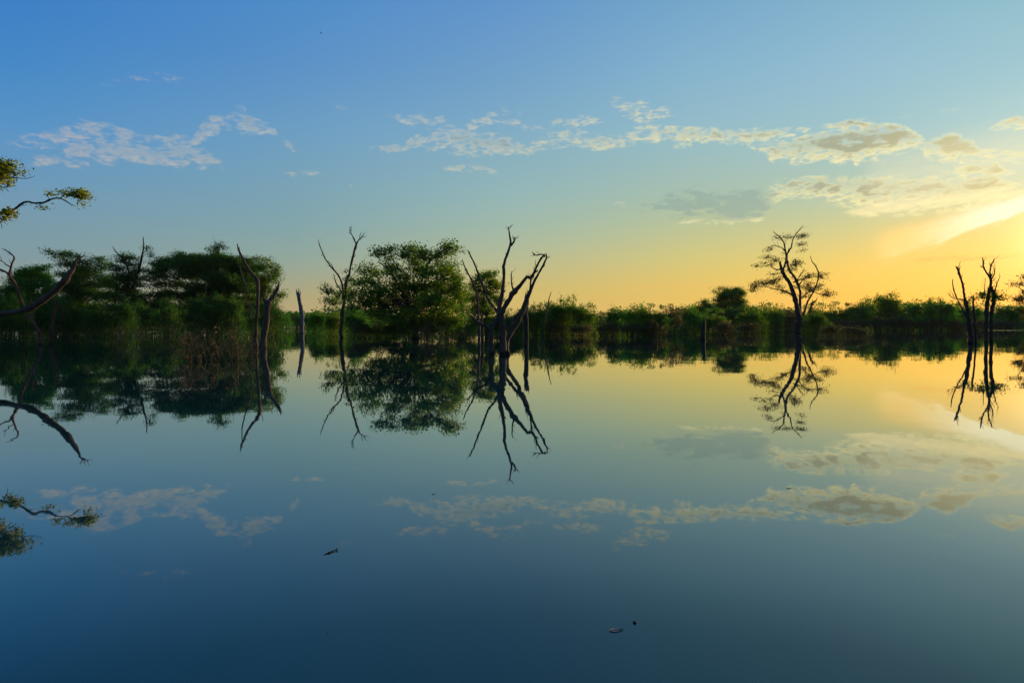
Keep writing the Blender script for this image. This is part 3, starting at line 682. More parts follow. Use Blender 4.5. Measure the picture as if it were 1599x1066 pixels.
traced('dead_tree', 'twin-trunked dead tree splitting into raised bare prongs near the right edge', 53.0, 1545,
  trunk=[([(1540, 536), (1540, 515), (1541, 495), (1542, 475), (1543.5, 460), (1545, 449)], [7.5, 7, 7, 7, 6.5, 6]), ([(1549, 536), (1548, 515), (1548, 498), (1550, 480), (1552, 465), (1551, 455), (1548, 448)], [6.5, 6.5, 6.5, 7, 7.5, 6, 5])],
  branches=[([(1546, 452), (1547, 445), (1547.6, 438), (1546.5, 432)], [6, 5.4, 5, 4]), ([(1547, 436), (1543, 429), (1539, 423), (1535.5, 416), (1535.5, 409), (1534, 402)], [4.2, 3.8, 3.6, 3.4, 3, 1.8]),
            ([(1547, 435), (1546, 426), (1547, 418), (1548.5, 412), (1551, 408), (1552.5, 404)], [3.6, 3.2, 3, 2.6, 2.6, 1.8]), ([(1548, 437), (1550.5, 432), (1553, 427), (1553, 422), (1551.5, 418)], [3, 2.6, 2.4, 2, 1.2]),
            ([(1552, 458), (1555, 449), (1557, 441), (1559.5, 436), (1562, 431)], [3.6, 2.6, 2, 1.6, .8]), ([(1538, 462), (1537.5, 452), (1538, 444), (1539, 434)], [2, 1.6, 1.3, .7]), ([(1552, 462), (1558, 464), (1564, 462), (1567, 458)], [4, 3, 2, .8])],
  twigs=[([(1547, 418), (1545.5, 411), (1546, 409)], [1.8, 1.2, .6])],
  leafpads=[(1534, 462, 7, 6, 0, 1), (1552, 462, 8, 8, 0, .9), (1562, 466, 8, 5, 0, .7), (1543, 468, 7, 7, 0, .6), (1549, 450, 4, 4, 0, .5)], leafmat='leaf_dark', leafL=0.15, mat='bark_dark', seed=18, thin=0.72)

# ------------------------------------------------------------------ leafy trees traced as pads of foliage
def grove_tree(name, label, D, px_base, pads, mat='leaf_dark', bark='bark_dark', L=0.28, cover=1.9, seed=1, tw=10, flat=0.2, limbs=8, group=None, cat='tree', sats=2, extra=()):
    rng = np.random.default_rng(seed)
    k = D / F
    root = thing(name, water_at(px_base, D), label, cat, group)
    base = np.array(root.location)
    cs = []
    for p in pads:
        dd = p[4] if len(p) > 4 else rng.uniform(-1, 1) * 30 * k
        cs.append((np.array(P(p[0], p[1], D, dd)), np.array([p[2] * k, p[2] * k * 0.95, p[3] * k * 1.1]), p[5] if len(p) > 5 else 1.0))
    cen = np.mean([c for c, _, _ in cs], axis=0)
    sat = []
    for c, Rr, cf in cs:
        for _ in range(sats):
            if cf < 0.85 or Rr[0] < 8 * k: continue
            o = np.clip(rng.normal(0, 1, 3), -1.1, 1.1) * Rr * np.array([0.7, 0.7, 0.8]); q = rng.uniform(0.35, 0.6)
            sat.append((c + o, np.array([Rr[0] * q, Rr[1] * q, Rr[2] * q * 1.25]), cf * 0.75))
    topz = max(c[2] for c, _, _ in cs)
    fork = base + (cen - base) * np.array([0.25, 0.25, 0]) + np.array([0, 0, topz * 0.3])
    g = Geo()
    r0 = tw * k / 2
    tube(g, [base + [0, 0, -0.6], base + (fork - base) * 0.5 + rng.normal(0, 0.15, 3), fork], [r0 * 1.15, r0, r0 * 0.85], 8, 4, rng, 0.06, 0.1)
    part(root, 'trunk', g, M[bark], True)
    nmain = len(cs); cs = cs + sat
    order = sorted(range(nmain), key=lambda i: -cs[i][1][0])
    gt = Geo(); gl = Geo()
    for j, i in enumerate(order + list(range(nmain, len(cs)))):
        c, R, cf = cs[i]
        tip = c - np.array([0, 0, R[2] * 0.55])
        mid = fork + (tip - fork) * 0.5 + rng.normal(0, 0.5, 3) + np.array([0, 0, 0.6 * rng.random()])
        rr = r0 * (0.42 if j < 4 else 0.28)
        if j < limbs:
            g = Geo(); tube(g, [fork, mid, tip], [rr, rr * 0.65, rr * 0.25], 6, 5, rng, 0.06, 0.25)
            part(root, 'branch', g, M[bark], True)
        elif j < nmain:
            tube(gt, [mid, (mid + tip) / 2 + rng.normal(0, .2, 3), tip], [rr * 0.4, rr * 0.3, rr * 0.15], 5, 3, rng, 0.06, 0.3)
            b0 = cs[order[rng.integers(0, min(limbs, len(order)))]][0]
            tube(gt, [fork, (fork + mid) / 2 + rng.normal(0, .2, 3), mid], [rr * 0.6, rr * 0.5, rr * 0.4], 5, 3, rng, 0.06, 0.3)
        area = math.pi * R[0] * R[2]
        per = 42
        nl = max(40, int(2.5 * cover * cf * area / (0.25 * L * L)))
        nc = max(4, nl // per)
        cc = pad_clumps(rng, c, R, nc, 0.5, 0.35)
        ce = np.repeat(cc, per, axis=0) + rng.normal(0, 1, (nc * per, 3)) * np.array([1, 1, 0.7]) * L * np.repeat(rng.uniform(1.1, 2.1, nc), per)[:, None]
        ce = ce[ce[:, 2] > 0.05]
        leaves(gl, ce, L, rng, flat)
        for q in cc[:: max(1, nc // 10)]:
            tube(gt, [tip, (tip + q) / 2 + rng.normal(0, 0.12, 3), q], [0.05, 0.035, 0.015], 4, 2, rng, 0.1, 0.3)
    for pts, ws in extra:
        tube(gt, [P(p[0], p[1], D, p[2] if len(p) > 2 else 0) for p in pts], [w * k / 2 for w in ws], 6, 4, rng, 0.08, 0.15)
    part(root, 'foliage', gl, M[mat], kind='stuff')
    part(root, 'twigs', gt, M[bark], kind='stuff')
    return root

# big spreading tree left of centre
grove_tree('spreading_tree', 'big spreading leafy tree with yellow-lit upper leaves, left of the tallest dead tree', 83.0, 650, [
  (601, 394, 17, 7, 0, .8), (588, 398, 8, 5, -1, .6), (613, 388, 8, 3, 1, .6), (606, 404, 14, 6, 2, .7), (645, 390, 18, 6, 2, 1), (634, 396, 10, 5, 2), (662, 400, 20, 10, 0), (648, 408, 20, 8, 3), (704, 384, 9, 6, 0, 1.4), (694, 391, 11, 6, 1, 1.2), (684, 398, 10, 7, 0),
  (699, 420, 18, 13, 2), (684, 428, 28, 14, -2), (710, 436, 12, 10, 0), (660, 424, 20, 11, 3), (635, 430, 22, 10, -1, .9), (612, 418, 20, 6, 1, .9), (603, 426, 14, 5, -3, .8), (573, 418, 14, 4.5, 0, .8), (566, 423, 10, 3.5, 2, .7), (578, 430, 16, 5, 3, .9), (580, 442, 22, 6, 1),
  (560, 442, 14, 5, -2, .8), (560, 456, 15, 6, 1, .9), (595, 456, 26, 9, -3, 1.5), (620, 448, 20, 8, 3), (650, 450, 26, 12, 0, 1.5), (690, 452, 26, 13, 2, 1.5), (712, 456, 14, 12, -2, 1.5), (720, 466, 10, 10, 1, 1.5), (640, 472, 34, 12, 4, 1.5), (680, 476, 36, 13, -3, 1.5), (712, 482, 16, 11, 3, 1.5), (600, 475, 30, 10, 2, 1.5),
  (568, 472, 20, 9, -2), (555, 478, 12, 7, 0, .8), (590, 490, 26, 8, 3, 1.5), (630, 492, 34, 9, -3, 1.5), (675, 496, 36, 10, 2, 1.5), (706, 502, 22, 9, -1, 1.5), (640, 508, 34, 8, 2, 1.5), (676, 514, 34, 7, -2, .9), (610, 508, 22, 6, -1, .7)],
  mat='leaf_mid', L=0.30, cover=1.35, seed=21, sats=1, tw=12, limbs=16,
  extra=[([(590, 408), (603, 418), (612, 430), (620, 442), (628, 458), (640, 480)], [1.6, 2, 2.4, 3, 3.6, 5]), ([(575, 436), (588, 448), (604, 456), (622, 470), (640, 486)], [1.6, 2.2, 2.8, 3.4, 4.4]), ([(610, 400), (622, 418), (632, 436), (640, 460)], [1.6, 2.2, 2.6, 3]),
         ([(704, 385), (692, 391), (680, 399), (668, 412), (658, 440)], [1.4, 2, 2.4, 3, 4]), ([(556, 446), (575, 462), (600, 478), (630, 496)], [1.4, 2, 2.8, 4])])
grove_tree('small_tree', 'small tree with flat leafy tiers behind the tallest dead tree', 100.0, 762, [
  (763, 430, 12, 4.5, 0), (752, 434, 12, 4.5, 1), (746, 440, 10, 5, 0), (774, 447, 12, 5, 1, 1.2), (768, 440, 10, 5, -1), (750, 452, 13, 6, 0), (734, 450, 8, 7, 1, .7), (765, 458, 14, 6, 0), (752, 470, 18, 8, -1), (733, 466, 10, 8, 0), (775, 470, 10, 7, 1),
  (740, 486, 16, 9, 0), (765, 486, 18, 9, 1), (752, 502, 22, 9, 0), (775, 503, 14, 8, 0), (735, 506, 12, 8, 0)], mat='leaf_mid', L=0.28, cover=1.6, seed=22, tw=6, limbs=8, flat=0.4)

# left grove
G1 = 'trees of the left grove'
grove_tree('umbrella_tree', 'broad flat-topped dark tree with a tuft on its crown, largest of the left grove', 132.0, 330, [
  (252, 414, 22, 5, 0), (270, 408, 22, 6, 2), (300, 405, 26, 6, 0), (330, 404, 26, 5.5, 1), (358, 406, 24, 6, -2), (382, 410, 18, 7, 0), (395, 420, 14, 7, 2), (285, 418, 34, 9, -3), (325, 416, 36, 10, 3), (365, 422, 30, 10, 0), (240, 424, 22, 5, 1, .8), (255, 432, 26, 6, -1, .8),
  (232, 436, 16, 4, 0, .8), (300, 432, 34, 9, 3), (345, 436, 34, 11, -3), (385, 436, 20, 10, 2), (270, 444, 24, 6, 2, .8), (245, 446, 16, 5, 0, .7), (300, 448, 26, 7, -2, .8), (335, 452, 30, 8, 2), (375, 452, 24, 9, -1),
  (310, 466, 36, 9, 3), (355, 468, 32, 9, 0), (270, 462, 26, 7, -2, .9), (385, 470, 18, 9, 2), (300, 482, 40, 9, 3), (350, 486, 38, 9, -2), (250, 480, 26, 9, 2), (385, 490, 20, 10, 0), (320, 500, 50, 10, 4), (270, 500, 30, 10, 4), (375, 506, 26, 9, 4),
  (336, 386, 6, 3, 0, .8), (329, 390, 6, 1.6, 0, .6), (343, 382, 5, 1.6, 0, .8), (349, 387, 4, 1.2, 0, .7), (338, 393, 3, 4, 0, .8), (338, 399, 8, 4, 0, .8)],
  mat='leaf_dark', L=0.30, cover=2.3, seed=23, tw=12, limbs=16, flat=0.25, sats=3, group=G1,
  extra=[([(337, 412), (338, 402), (337, 394), (334, 388)], [2.4, 2, 1.6, .8]), ([(338, 398), (341, 390), (345, 383)], [1.4, 1.1, .6])])
grove_tree('grove_tree', 'leafy tree with loose bright leaves behind the thick dead trunk, right end of the grove', 126.0, 412, [
  (415, 408, 10, 4, 0, .8), (425, 416, 9, 5, 0, .7), (410, 420, 14, 7, 1), (430, 428, 8, 7, 0, .9), (418, 436, 14, 8, -1), (432, 440, 7, 5, 0, .6), (404, 440, 12, 10, 1), (420, 452, 12, 7, 0, .8), (437, 462, 7, 5, 0, .9), (442, 458, 4, 4, 0, .5), (432, 470, 8, 4, 0, .7),
  (408, 460, 14, 9, 0), (414, 478, 12, 10, 1), (398, 484, 16, 12, 0), (418, 500, 9, 10, 0), (398, 508, 18, 9, 0)],
  mat='leaf_mid', L=0.3, cover=1.7, seed=24, tw=6, limbs=8, flat=0.2, group=G1)
grove_tree('grove_tree', 'half-bare tree with two thin upright bare leaders, within the left grove', 128.0, 202, [
  (195, 402, 16, 3.5, 0, .9), (188, 408, 14, 3.5, 1, .7), (204, 412, 16, 5, 0, .6), (228, 388, 9, 5, 0, .35), (234, 400, 8, 4, 0, .3), (182, 420, 20, 6, -1, .8), (212, 424, 18, 6, 1, .7), (195, 434, 24, 7, 0, .9), (172, 440, 18, 7, 2), (215, 444, 18, 5, -1, .7), (190, 450, 22, 6, 0, .9),
  (180, 466, 34, 9, 3), (215, 468, 26, 8, 0), (195, 484, 40, 9, 3), (170, 500, 40, 10, 0), (215, 502, 34, 10, 2)],
  mat='leaf_dark', L=0.28, cover=1.9, seed=25, sats=3, tw=8, limbs=8, flat=0.4, group=G1,
  extra=[([(208, 450), (214, 430), (219, 412), (222, 398), (224, 385), (223.5, 370)], [4.5, 4, 3.4, 2.6, 2, 1]), ([(206, 436), (198, 416), (188, 400), (181, 393), (176, 385)], [3, 2.4, 2, 1.6, .8]), ([(222, 398), (228, 390), (236, 384)], [1.4, 1, .6])])
grove_tree('grove_tree', 'dark tree with a thin flat leaf tier, behind the tip of the heavy limb', 135.0, 120, [
  (98, 397, 18, 3, 0, .9), (118, 400, 12, 3, 0, .8), (84, 402, 8, 2.4, 0, .5), (100, 404, 15, 3, 2, .7), (112, 414, 20, 6, 0, .9), (135, 410, 16, 5, 0, .7), (155, 406, 14, 6, 1, .6), (160, 416, 16, 7, 0, .7), (140, 426, 24, 8, 0), (110, 430, 22, 8, 2), (160, 438, 20, 8, -1),
  (130, 446, 30, 9, 0), (100, 450, 20, 9, 2), (150, 462, 34, 10, 0), (105, 470, 30, 10, -2), (140, 484, 40, 10, 2), (95, 494, 34, 11, 0), (145, 504, 40, 10, 0), (100, 512, 34, 8, 0)],
  mat='leaf_dark', L=0.30, cover=2.0, seed=26, tw=9, limbs=9, flat=0.4, group=G1)
grove_tree('grove_tree', 'rounded bushy tree with bright green top leaves at the left end of the grove', 120.0, 40, [
  (62, 420, 10, 4, 0, .9), (48, 424, 14, 5, 0), (38, 430, 14, 7, 0), (60, 432, 16, 8, 1), (25, 440, 14, 8, 0), (50, 446, 24, 10, 0), (12, 456, 12, 9, 0), (75, 450, 12, 10, 0), (35, 462, 28, 12, 2), (70, 470, 24, 12, 0), (2, 474, 14, 10, 0), (-20, 470, 20, 14, 0),
  (30, 484, 34, 12, 0), (70, 494, 26, 12, 0), (0, 498, 28, 12, 2), (40, 508, 40, 10, 0), (-30, 495, 26, 16, 0)],
  mat='leaf_green', L=0.3, cover=2.2, seed=27, tw=8, limbs=8, group=G1)

# orange-rimmed tree at the right edge
grove_tree('edge_tree', 'tree with dark drooping leaf tiers cut by the right edge of the view', 135.0, 1622, [
  (1602, 433, 6, 4, 0, 1), (1592, 443, 7, 2.2, 0, .9), (1583, 444, 5, 1.4, 0, .8), (1628, 440, 16, 9, 0), (1645, 428, 20, 12, 0), (1606, 460, 9, 5, 0), (1592, 467, 8, 4, 0), (1626, 458, 16, 9, 0), (1650, 450, 22, 14, 0), (1618, 478, 18, 8, 0), (1640, 475, 24, 12, 0), (1624, 494, 24, 9, 0), (1655, 496, 28, 12, 0)],
  mat='leaf_olive', L=0.3, cover=1.8, seed=28, tw=9, limbs=8, flat=0.4)
# domed tree between the shrubs
grove_tree('domed_tree', 'dense dome-shaped tree standing above the shrubs, left of the lone feathery tree', 190.0, 1142, [
  (1141, 456, 12, 5, 0), (1150, 454, 9, 4, 1), (1133, 460, 12, 5, -2), (1155, 461, 8, 7, 0), (1142, 466, 18, 8, 2), (1124, 470, 12, 7, 0), (1156, 474, 10, 9, 0), (1138, 480, 24, 9, 0), (1112, 480, 16, 7, 1), (1150, 494, 22, 9, 0), (1120, 498, 24, 9, 0), (1118, 456, 6, 3, 0, .5), (1122, 450, 5, 2, 0, .4), (1134, 451, 7, 2.5, 0, .6), (1158, 456, 5, 3, 0, .6), (1100, 474, 10, 5, 0, .8), (1096, 484, 14, 7, 0)],
  mat='leaf_mid', L=0.34, cover=2.2, sats=1, seed=29, tw=8, limbs=8, group='taller trees behind the right shore')

# ------------------------------------------------------------------ flooded shrubs: prototypes, then individuals
def shrub_proto(seed, mat, h=5.0, w=3.2, L=0.27, sprigs=9, lowleaf=0.55, n=3000):
    """meshes (stems, foliage) of a many-stemmed shrub standing in water"""
    rng = np.random.default_rng(seed)
    gs, gl = Geo(), Geo()
    ends = []
    for i in range(16):
        a = rng.uniform(0, 2 * math.pi); r = math.sqrt(rng.random()) * w * 0.62
        b = np.array([math.cos(a) * r, math.sin(a) * r * 0.8, -0.4])
        hh = h * rng.uniform(0.55, 0.95) * (1 - 0.25 * (r / w))
        t = b + np.array([math.cos(a) * rng.uniform(0, .9), math.sin(a) * rng.uniform(0, .9), hh + 0.4]) + rng.normal(0, .2, 3)
        m = (b + t) / 2 + rng.normal(0, 0.22, 3)
        tube(gs, [b, m, t], [0.07, 0.05, 0.02], 5, 3, rng, 0.08, 0.3)
        ends += [(m, t)]
        for j in range(3):
            q = m + (t - m) * rng.uniform(0.0, 0.8); u = unit(rng, 1)[0]; u[2] = abs(u[2]) * 0.7
            e2 = q + u * rng.uniform(0.6, 1.3)
            tube(gs, [q, (q + e2) / 2 + rng.normal(0, .06, 3), e2], [0.03, 0.022, 0.01], 4, 2, rng, 0.1, 0.3)
            ends.append((q, e2))
    nb = rng.integers(7, 10)
    blobs = []
    for i in range(nb):
        a = rng.uniform(0, 2 * math.pi); r = math.sqrt(rng.random()) * w * 0.68
        z = h * rng.uniform(0.42, 0.86) * (1 - 0.28 * r / w)
        blobs.append((np.array([math.cos(a) * r, math.sin(a) * r * .8, z]), np.array([1.0, 1.0, 0.62]) * rng.uniform(0.75, 1.35)))
    tot = []
    for c, R in blobs:
        tot.append(pad_clumps(rng, c, R, n // nb // 14, 0.5, 0.4))
    for (m, t) in ends:
        tot.append(t[None, :] + rng.normal(0, 0.16, (2, 3)))
    cc = np.concatenate(tot)
    ce = np.repeat(cc, 14, axis=0) + rng.normal(0, 1, (len(cc) * 14, 3)) * np.array([1, 1, .6]) * 0.34
    low = rng.uniform([-w * .95, -w * .8, 0.02], [w * .95, w * .8, h * 0.5], (int(n * lowleaf), 3))
    leaves(gl, np.concatenate([ce, low]), L, rng, 0.15)
    for i in range(sprigs):       # thin emergent shoots with umbrella tufts
        a = rng.uniform(0, 2 * math.pi); r = math.sqrt(rng.random()) * w * 0.8
        b = np.array([math.cos(a) * r, math.sin(a) * r * .8, h * 0.5]); t = b + np.array([rng.normal(0, .3), rng.normal(0, .3), h * rng.uniform(0.3, 0.48)])
        tube(gs, [b, (b + t) / 2 + rng.normal(0, .08, 3), t], [0.03, 0.024, 0.015], 4, 2, rng, 0.1, 0.3)
        k = 22
        ce = t + rng.normal(0, 1, (k, 3)) * np.array([.34, .34, .3]) * rng.uniform(.5, 1.1); leaves(gl, ce, L * 1.15, rng, 0.5)
    return gs.mesh('stems', M['bark_red'], smooth=True), gl.mesh('foliage', M[mat])
protos = {
  'mid': [shrub_proto(101 + i, 'leaf_mid') for i in range(4)],
  'green': [shrub_proto(121 + i, 'leaf_green') for i in range(3)],
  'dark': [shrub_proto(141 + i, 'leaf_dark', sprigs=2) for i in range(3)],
  'olive': [shrub_proto(161 + i, 'leaf_olive', n=1500) for i in range(3)],
  'brown': [shrub_proto(181 + i, 'leaf_brown', h=3.2, w=3.0, n=700, sprigs=0, lowleaf=0.5) for i in range(2)],
}
shrub_rng = random.Random(77)
ORD = 'first second third fourth fifth sixth seventh eighth ninth tenth eleventh twelfth thirteenth fourteenth fifteenth sixteenth seventeenth eighteenth nineteenth twentieth'.split()
def shrub(px, top, D, kind, label, group, wpx=None, name='shrub', cat='shrub', ph=5.0):
    """one shrub: centre column, top row, distance"""
    loc = water_at(px, D)
    hz = P(px, top, D).z
    st, fo = shrub_rng.choice(protos[kind])
    o = thing(name, loc, label, cat, group, shrub_rng.uniform(0, 6.28))
    hh = 3.4 if kind == 'brown' else 5.2
    s = hz / hh
    wx = s if wpx is None else (wpx * D / F) / 7.0
    wx = max(wx, s * 0.5)
    o.scale = (wx, wx, s)
    link('stems', st, o); link('foliage', fo, o, kind='stuff')
    return o

GR = 'shrubs in the shore belt right of the tallest dead tree'
front = [ # px, top, D, kind, width px, label
 (800, 492, 96, 'dark', 55, 'dark low shrub seen through the fork of the tallest dead tree'),
 (838, 470, 104, 'mid', 60, 'leafy shrub directly behind the lone crooked stick'),
 (866, 466, 108, 'mid', 62, 'leafy shrub with sprigs on top, just right of the lone crooked stick'),
 (884, 459, 110, 'mid', 62, 'highest shrub between the crooked stick and the gap in the shore belt'),
 (912, 468, 106, 'mid', 55, 'shrub sloping down to the left side of the gap in the shore belt'),
 (938, 484, 130, 'olive', 40, 'low pale shrub standing in the gap of the shore belt'),
 (965, 476, 98, 'green', 55, 'bright green shrub on the right side of the gap in the shore belt'),
 (992, 472, 94, 'green', 60, 'green shrub second right of the gap, reddish stems below it'),
 (1022, 474, 92, 'mid', 60, 'wide shrub with airy twigs on top, left of the short dark post'),
 (1050, 474, 96, 'olive', 50, 'airy olive shrub with see-through top near the short dark post'),
 (1076, 474, 104, 'green', 55, 'dense green shrub immediately left of the short dark post'),
 (1112, 482, 106, 'mid', 60, 'shrub behind and right of the short dark post'),
 (1172, 478, 126, 'mid', 52, 'shrub under the right flank of the domed tree'),
 (1204, 474, 138, 'mid', 52, 'shrub left of the trunk of the lone feathery tree'),
 (1230, 480, 142, 'olive', 40, 'olive shrub right behind the trunk of the lone feathery tree'),
 (1276, 484, 118, 'mid', 50, 'shrub just right of the trunk of the lone feathery tree'),
 (1296, 506, 84, 'olive', 46, 'low twiggy shrub nearest the water, right of the feathery tree'),
 (1334, 508, 80, 'olive', 56, 'lowest sprawling shrub out in the water under the right shore belt'),
]
for px, top, D, kind, w, lab in front:
    shrub(px, top, D, kind, lab, GR, w, name='flooded_shrub')
for px, top, D, kind, w, lab in ((500, 482, 108, 'green', 40, 'bright low shrub at the left foot of the bare forked tree'), (523, 478, 99, 'mid', 44, 'shrub right behind the trunk of the bare forked tree'),
                                 (556, 480, 92, 'green', 50, 'shrub between the bare forked tree and the big spreading tree'), (730, 492, 92, 'mid', 46, 'shrub under the right edge of the big spreading tree'), (770, 498, 92, 'mid', 46, 'shrub directly behind the base of the tallest dead tree')):
    shrub(px, top, D, kind, lab, None, w, name='flooded_shrub')
GR2 = 'shrubs of the far right shore'
for i, px in enumerate(range(1178, 1640, 26)):
    top = float(np.interp(px, [1178, 1200, 1225, 1260, 1300, 1330, 1368, 1385, 1410, 1440, 1480, 1520, 1560, 1600], [474, 470, 472, 472, 466, 464, 456, 452, 462, 464, 462, 470, 474, 470])) + shrub_rng.uniform(-4, 6)
    shrub(px + shrub_rng.uniform(-5, 5), top, 168 + shrub_rng.uniform(-5, 30) if px < 1540 else 205 + shrub_rng.uniform(0, 20), shrub_rng.choice(['mid', 'mid', 'green', 'green']),
          ORD[i] + ' green shrub from the left in the belt along the far right shore', GR2, 58, name='shore_shrub')
for i, px in enumerate(range(1190, 1620, 30)):
    shrub(px + shrub_rng.uniform(-8, 8), 497 + shrub_rng.uniform(-4, 4), 160 if px < 1540 else 190, 'brown', ORD[i] + ' low brown thicket from the left along the waterline of the far right shore', 'brown thickets along the far right waterline', 50, name='waterside_thicket', cat='thicket')
for i, px in enumerate((950, 985, 1020, 1130, 1165, 905, 865)):
    shrub(px, 502 + shrub_rng.uniform(-3, 3), (92, 88, 88, 100, 112, 100, 104)[i], 'brown', 'low brown thicket ' + ('below the left side of the gap right of the crooked stick', 'below the right edge of the shore gap', 'midway between the shore gap and the short dark post', 'right at the foot of the domed tree', 'between the domed tree and the feathery tree', 'at the left rim of the shore gap', 'behind the foot of the lone crooked stick')[i], 'brown thickets under the middle shore shrubs', 52, name='waterside_thicket', cat='thicket')
# bright green bank between the grove and the big leafy tree
for i, px in enumerate(range(425, 600, 17)):
    shrub(px + shrub_rng.uniform(-3, 3), 484 + shrub_rng.uniform(-3, 5), 235 + shrub_rng.uniform(-12, 20), 'green', ORD[i] + ' shrub from the left in the low green bank behind the broken snag', 'green bank behind the broken snag', 34, name='bank_shrub')
# under-storey of the left grove
for i, px in enumerate(range(-50, 425, 26)):
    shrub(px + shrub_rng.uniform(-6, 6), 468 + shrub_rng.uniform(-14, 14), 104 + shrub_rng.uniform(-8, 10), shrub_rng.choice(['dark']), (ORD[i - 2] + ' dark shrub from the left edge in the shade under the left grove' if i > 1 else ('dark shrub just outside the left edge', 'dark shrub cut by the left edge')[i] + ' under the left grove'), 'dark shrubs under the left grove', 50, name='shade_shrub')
for i, px in enumerate(range(560, 740, 26)):
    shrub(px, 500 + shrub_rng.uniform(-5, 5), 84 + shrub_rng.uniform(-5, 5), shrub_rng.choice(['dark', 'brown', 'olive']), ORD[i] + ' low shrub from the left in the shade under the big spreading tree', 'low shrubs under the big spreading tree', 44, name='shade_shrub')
# second line behind the middle belt
for i, px in enumerate(range(800, 1190, 26)):
    top = float(np.interp(px, [800, 880, 930, 960, 1060, 1100, 1190], [484, 478, 492, 486, 480, 472, 476]))
    shrub(px, top + shrub_rng.uniform(-3, 4), 175 + shrub_rng.uniform(-10, 25), shrub_rng.choice(['mid', 'dark']), ORD[i] + ' dark shrub from the left in the second line behind the middle shore', 'second line of shrubs behind the middle shore', 44, name='shore_shrub')

# far forest on the horizon: reads as one mass
rng = np.random.default_rng(300)
g = Geo()
n = 26000
xs = rng.uniform(-1500, 1700, n)
hgt = np.interp(xs, [-1500, -350, -230, -150, 0, 300, 1700], [24, 26, 26, 20, 15, 13, 13]) * (0.8 + 0.25 * np.sin(xs * 0.045) * np.sin(xs * 0.013 + 1) + 0.12 * np.sin(xs * 0.21))
z = hgt * rng.random(n) ** 0.7
c = np.stack([xs, 700 + rng.uniform(-30, 60, n), z], -1)
leaves(g, c, 5.0, rng, 0.2, 0.8)
link('far_forest', g.mesh('far_forest', M['leaf_dark']), None, None, kind='stuff', label='hazy distant forest line on the horizon behind the green bank', category='forest')

# ------------------------------------------------------------------ thin evening haze over the lake
hm, N, o = new_mat('haze')
pv = N.n.new('ShaderNodeVolumePrincipled')
pv.inputs['Color'].default_value = (0.88, 0.92, 1.0, 1)
pv.inputs['Density'].default_value = 0.00004
pv.inputs['Anisotropy'].default_value = 0.2
N.l.new(pv.outputs[0], o.inputs['Volume'])
hb = Geo()
X0, X1, Y0, Y1, Z0, Z1 = -8100, 8100, -500, 9100, -1.5, 64
hb.add([(X0, Y0, Z0), (X1, Y0, Z0), (X1, Y1, Z0), (X0, Y1, Z0), (X0, Y0, Z1), (X1, Y0, Z1), (X1, Y1, Z1), (X0, Y1, Z1)],
       [(0, 3, 2, 1), (4, 5, 6, 7), (0, 1, 5, 4), (1, 2, 6, 5), (2, 3, 7, 6), (3, 0, 4, 7)])
link('haze', hb.mesh('haze', hm), None, None, kind='stuff', label='thin evening haze hanging over the whole lake', category='haze')

# ------------------------------------------------------------------ foreground tangle of bare twigs
def twig_bush(name, label, px, D, hpx, wpx, seed, n0=26, mat='bark_twig', group=None):
    rng = np.random.default_rng(seed); k = D / F
    root = thing(name, water_at(px, D), label, 'bare shrub', group)
    base = np.array(root.location)
    g = Geo(); gm = Geo(); H = hpx * k; Wd = wpx * k / 2
    def grow(p, d, L, r, lev, geo):
        pts = [p]
        for s in range(4):
            d = d + rng.normal(0, 0.22, 3) + np.array([0, 0, 0.03]); d /= np.linalg.norm(d)
            p = p + d * L / 4; pts.append(p)
        tube(geo, pts, [r, r * 0.8, r * 0.55], 5 if lev == 0 else 4, 2, rng, 0.1, 0.2)
        if lev < 3:
            for i in range(3 if lev else 4):
                q = pts[rng.integers(1, 5)]
                grow(q, d * 0.7 + unit(rng, 1)[0] * 0.85, L * rng.uniform(0.45, 0.7), r * 0.55, lev + 1, g)
    for i in range(n0):
        a = rng.uniform(0, 6.28); r = math.sqrt(rng.random())
        p = base + np.array([math.cos(a) * r * Wd * .8, math.sin(a) * r * Wd * .6, -0.25])
        d = np.array([math.cos(a) * 0.35, math.sin(a) * .3, 1.0]); d /= np.linalg.norm(d)
        grow(p, d, H * rng.uniform(0.55, 0.85) * (1 - 0.3 * r), 0.016 * H / 2 + 0.006, 0, gm)
    part(root, 'stems', gm, M[mat], kind='stuff'); part(root, 'twigs', g, M[mat], kind='stuff')
    gl = Geo()
    c = base + np.stack([rng.normal(0, Wd * .5, 260), rng.normal(0, Wd * .4, 260), rng.random(260) * H], -1)
    leaves(gl, c, 0.05 * H / 2, rng)
    part(root, 'foliage', gl, M['leaf_brown'], kind='stuff')
twig_bush('twig_shrub', 'tangled bare brown shrub in the water in front of the left grove', 330, 29.0, 78, 130, 401, 22)
twig_bush('twig_shrub', 'smaller tangle of bare brown twigs between the large one and the left dead trunks', 378, 33.0, 52, 60, 402, 10)
twig_bush('twig_shrub', 'sparse bare twigs at the foot of the half-bare grove tree', 205, 60.0, 44, 110, 403, 14)
twig_bush('twig_shrub', 'bare twigs hanging over the water below the big spreading tree', 690, 72.0, 36, 110, 404, 14)

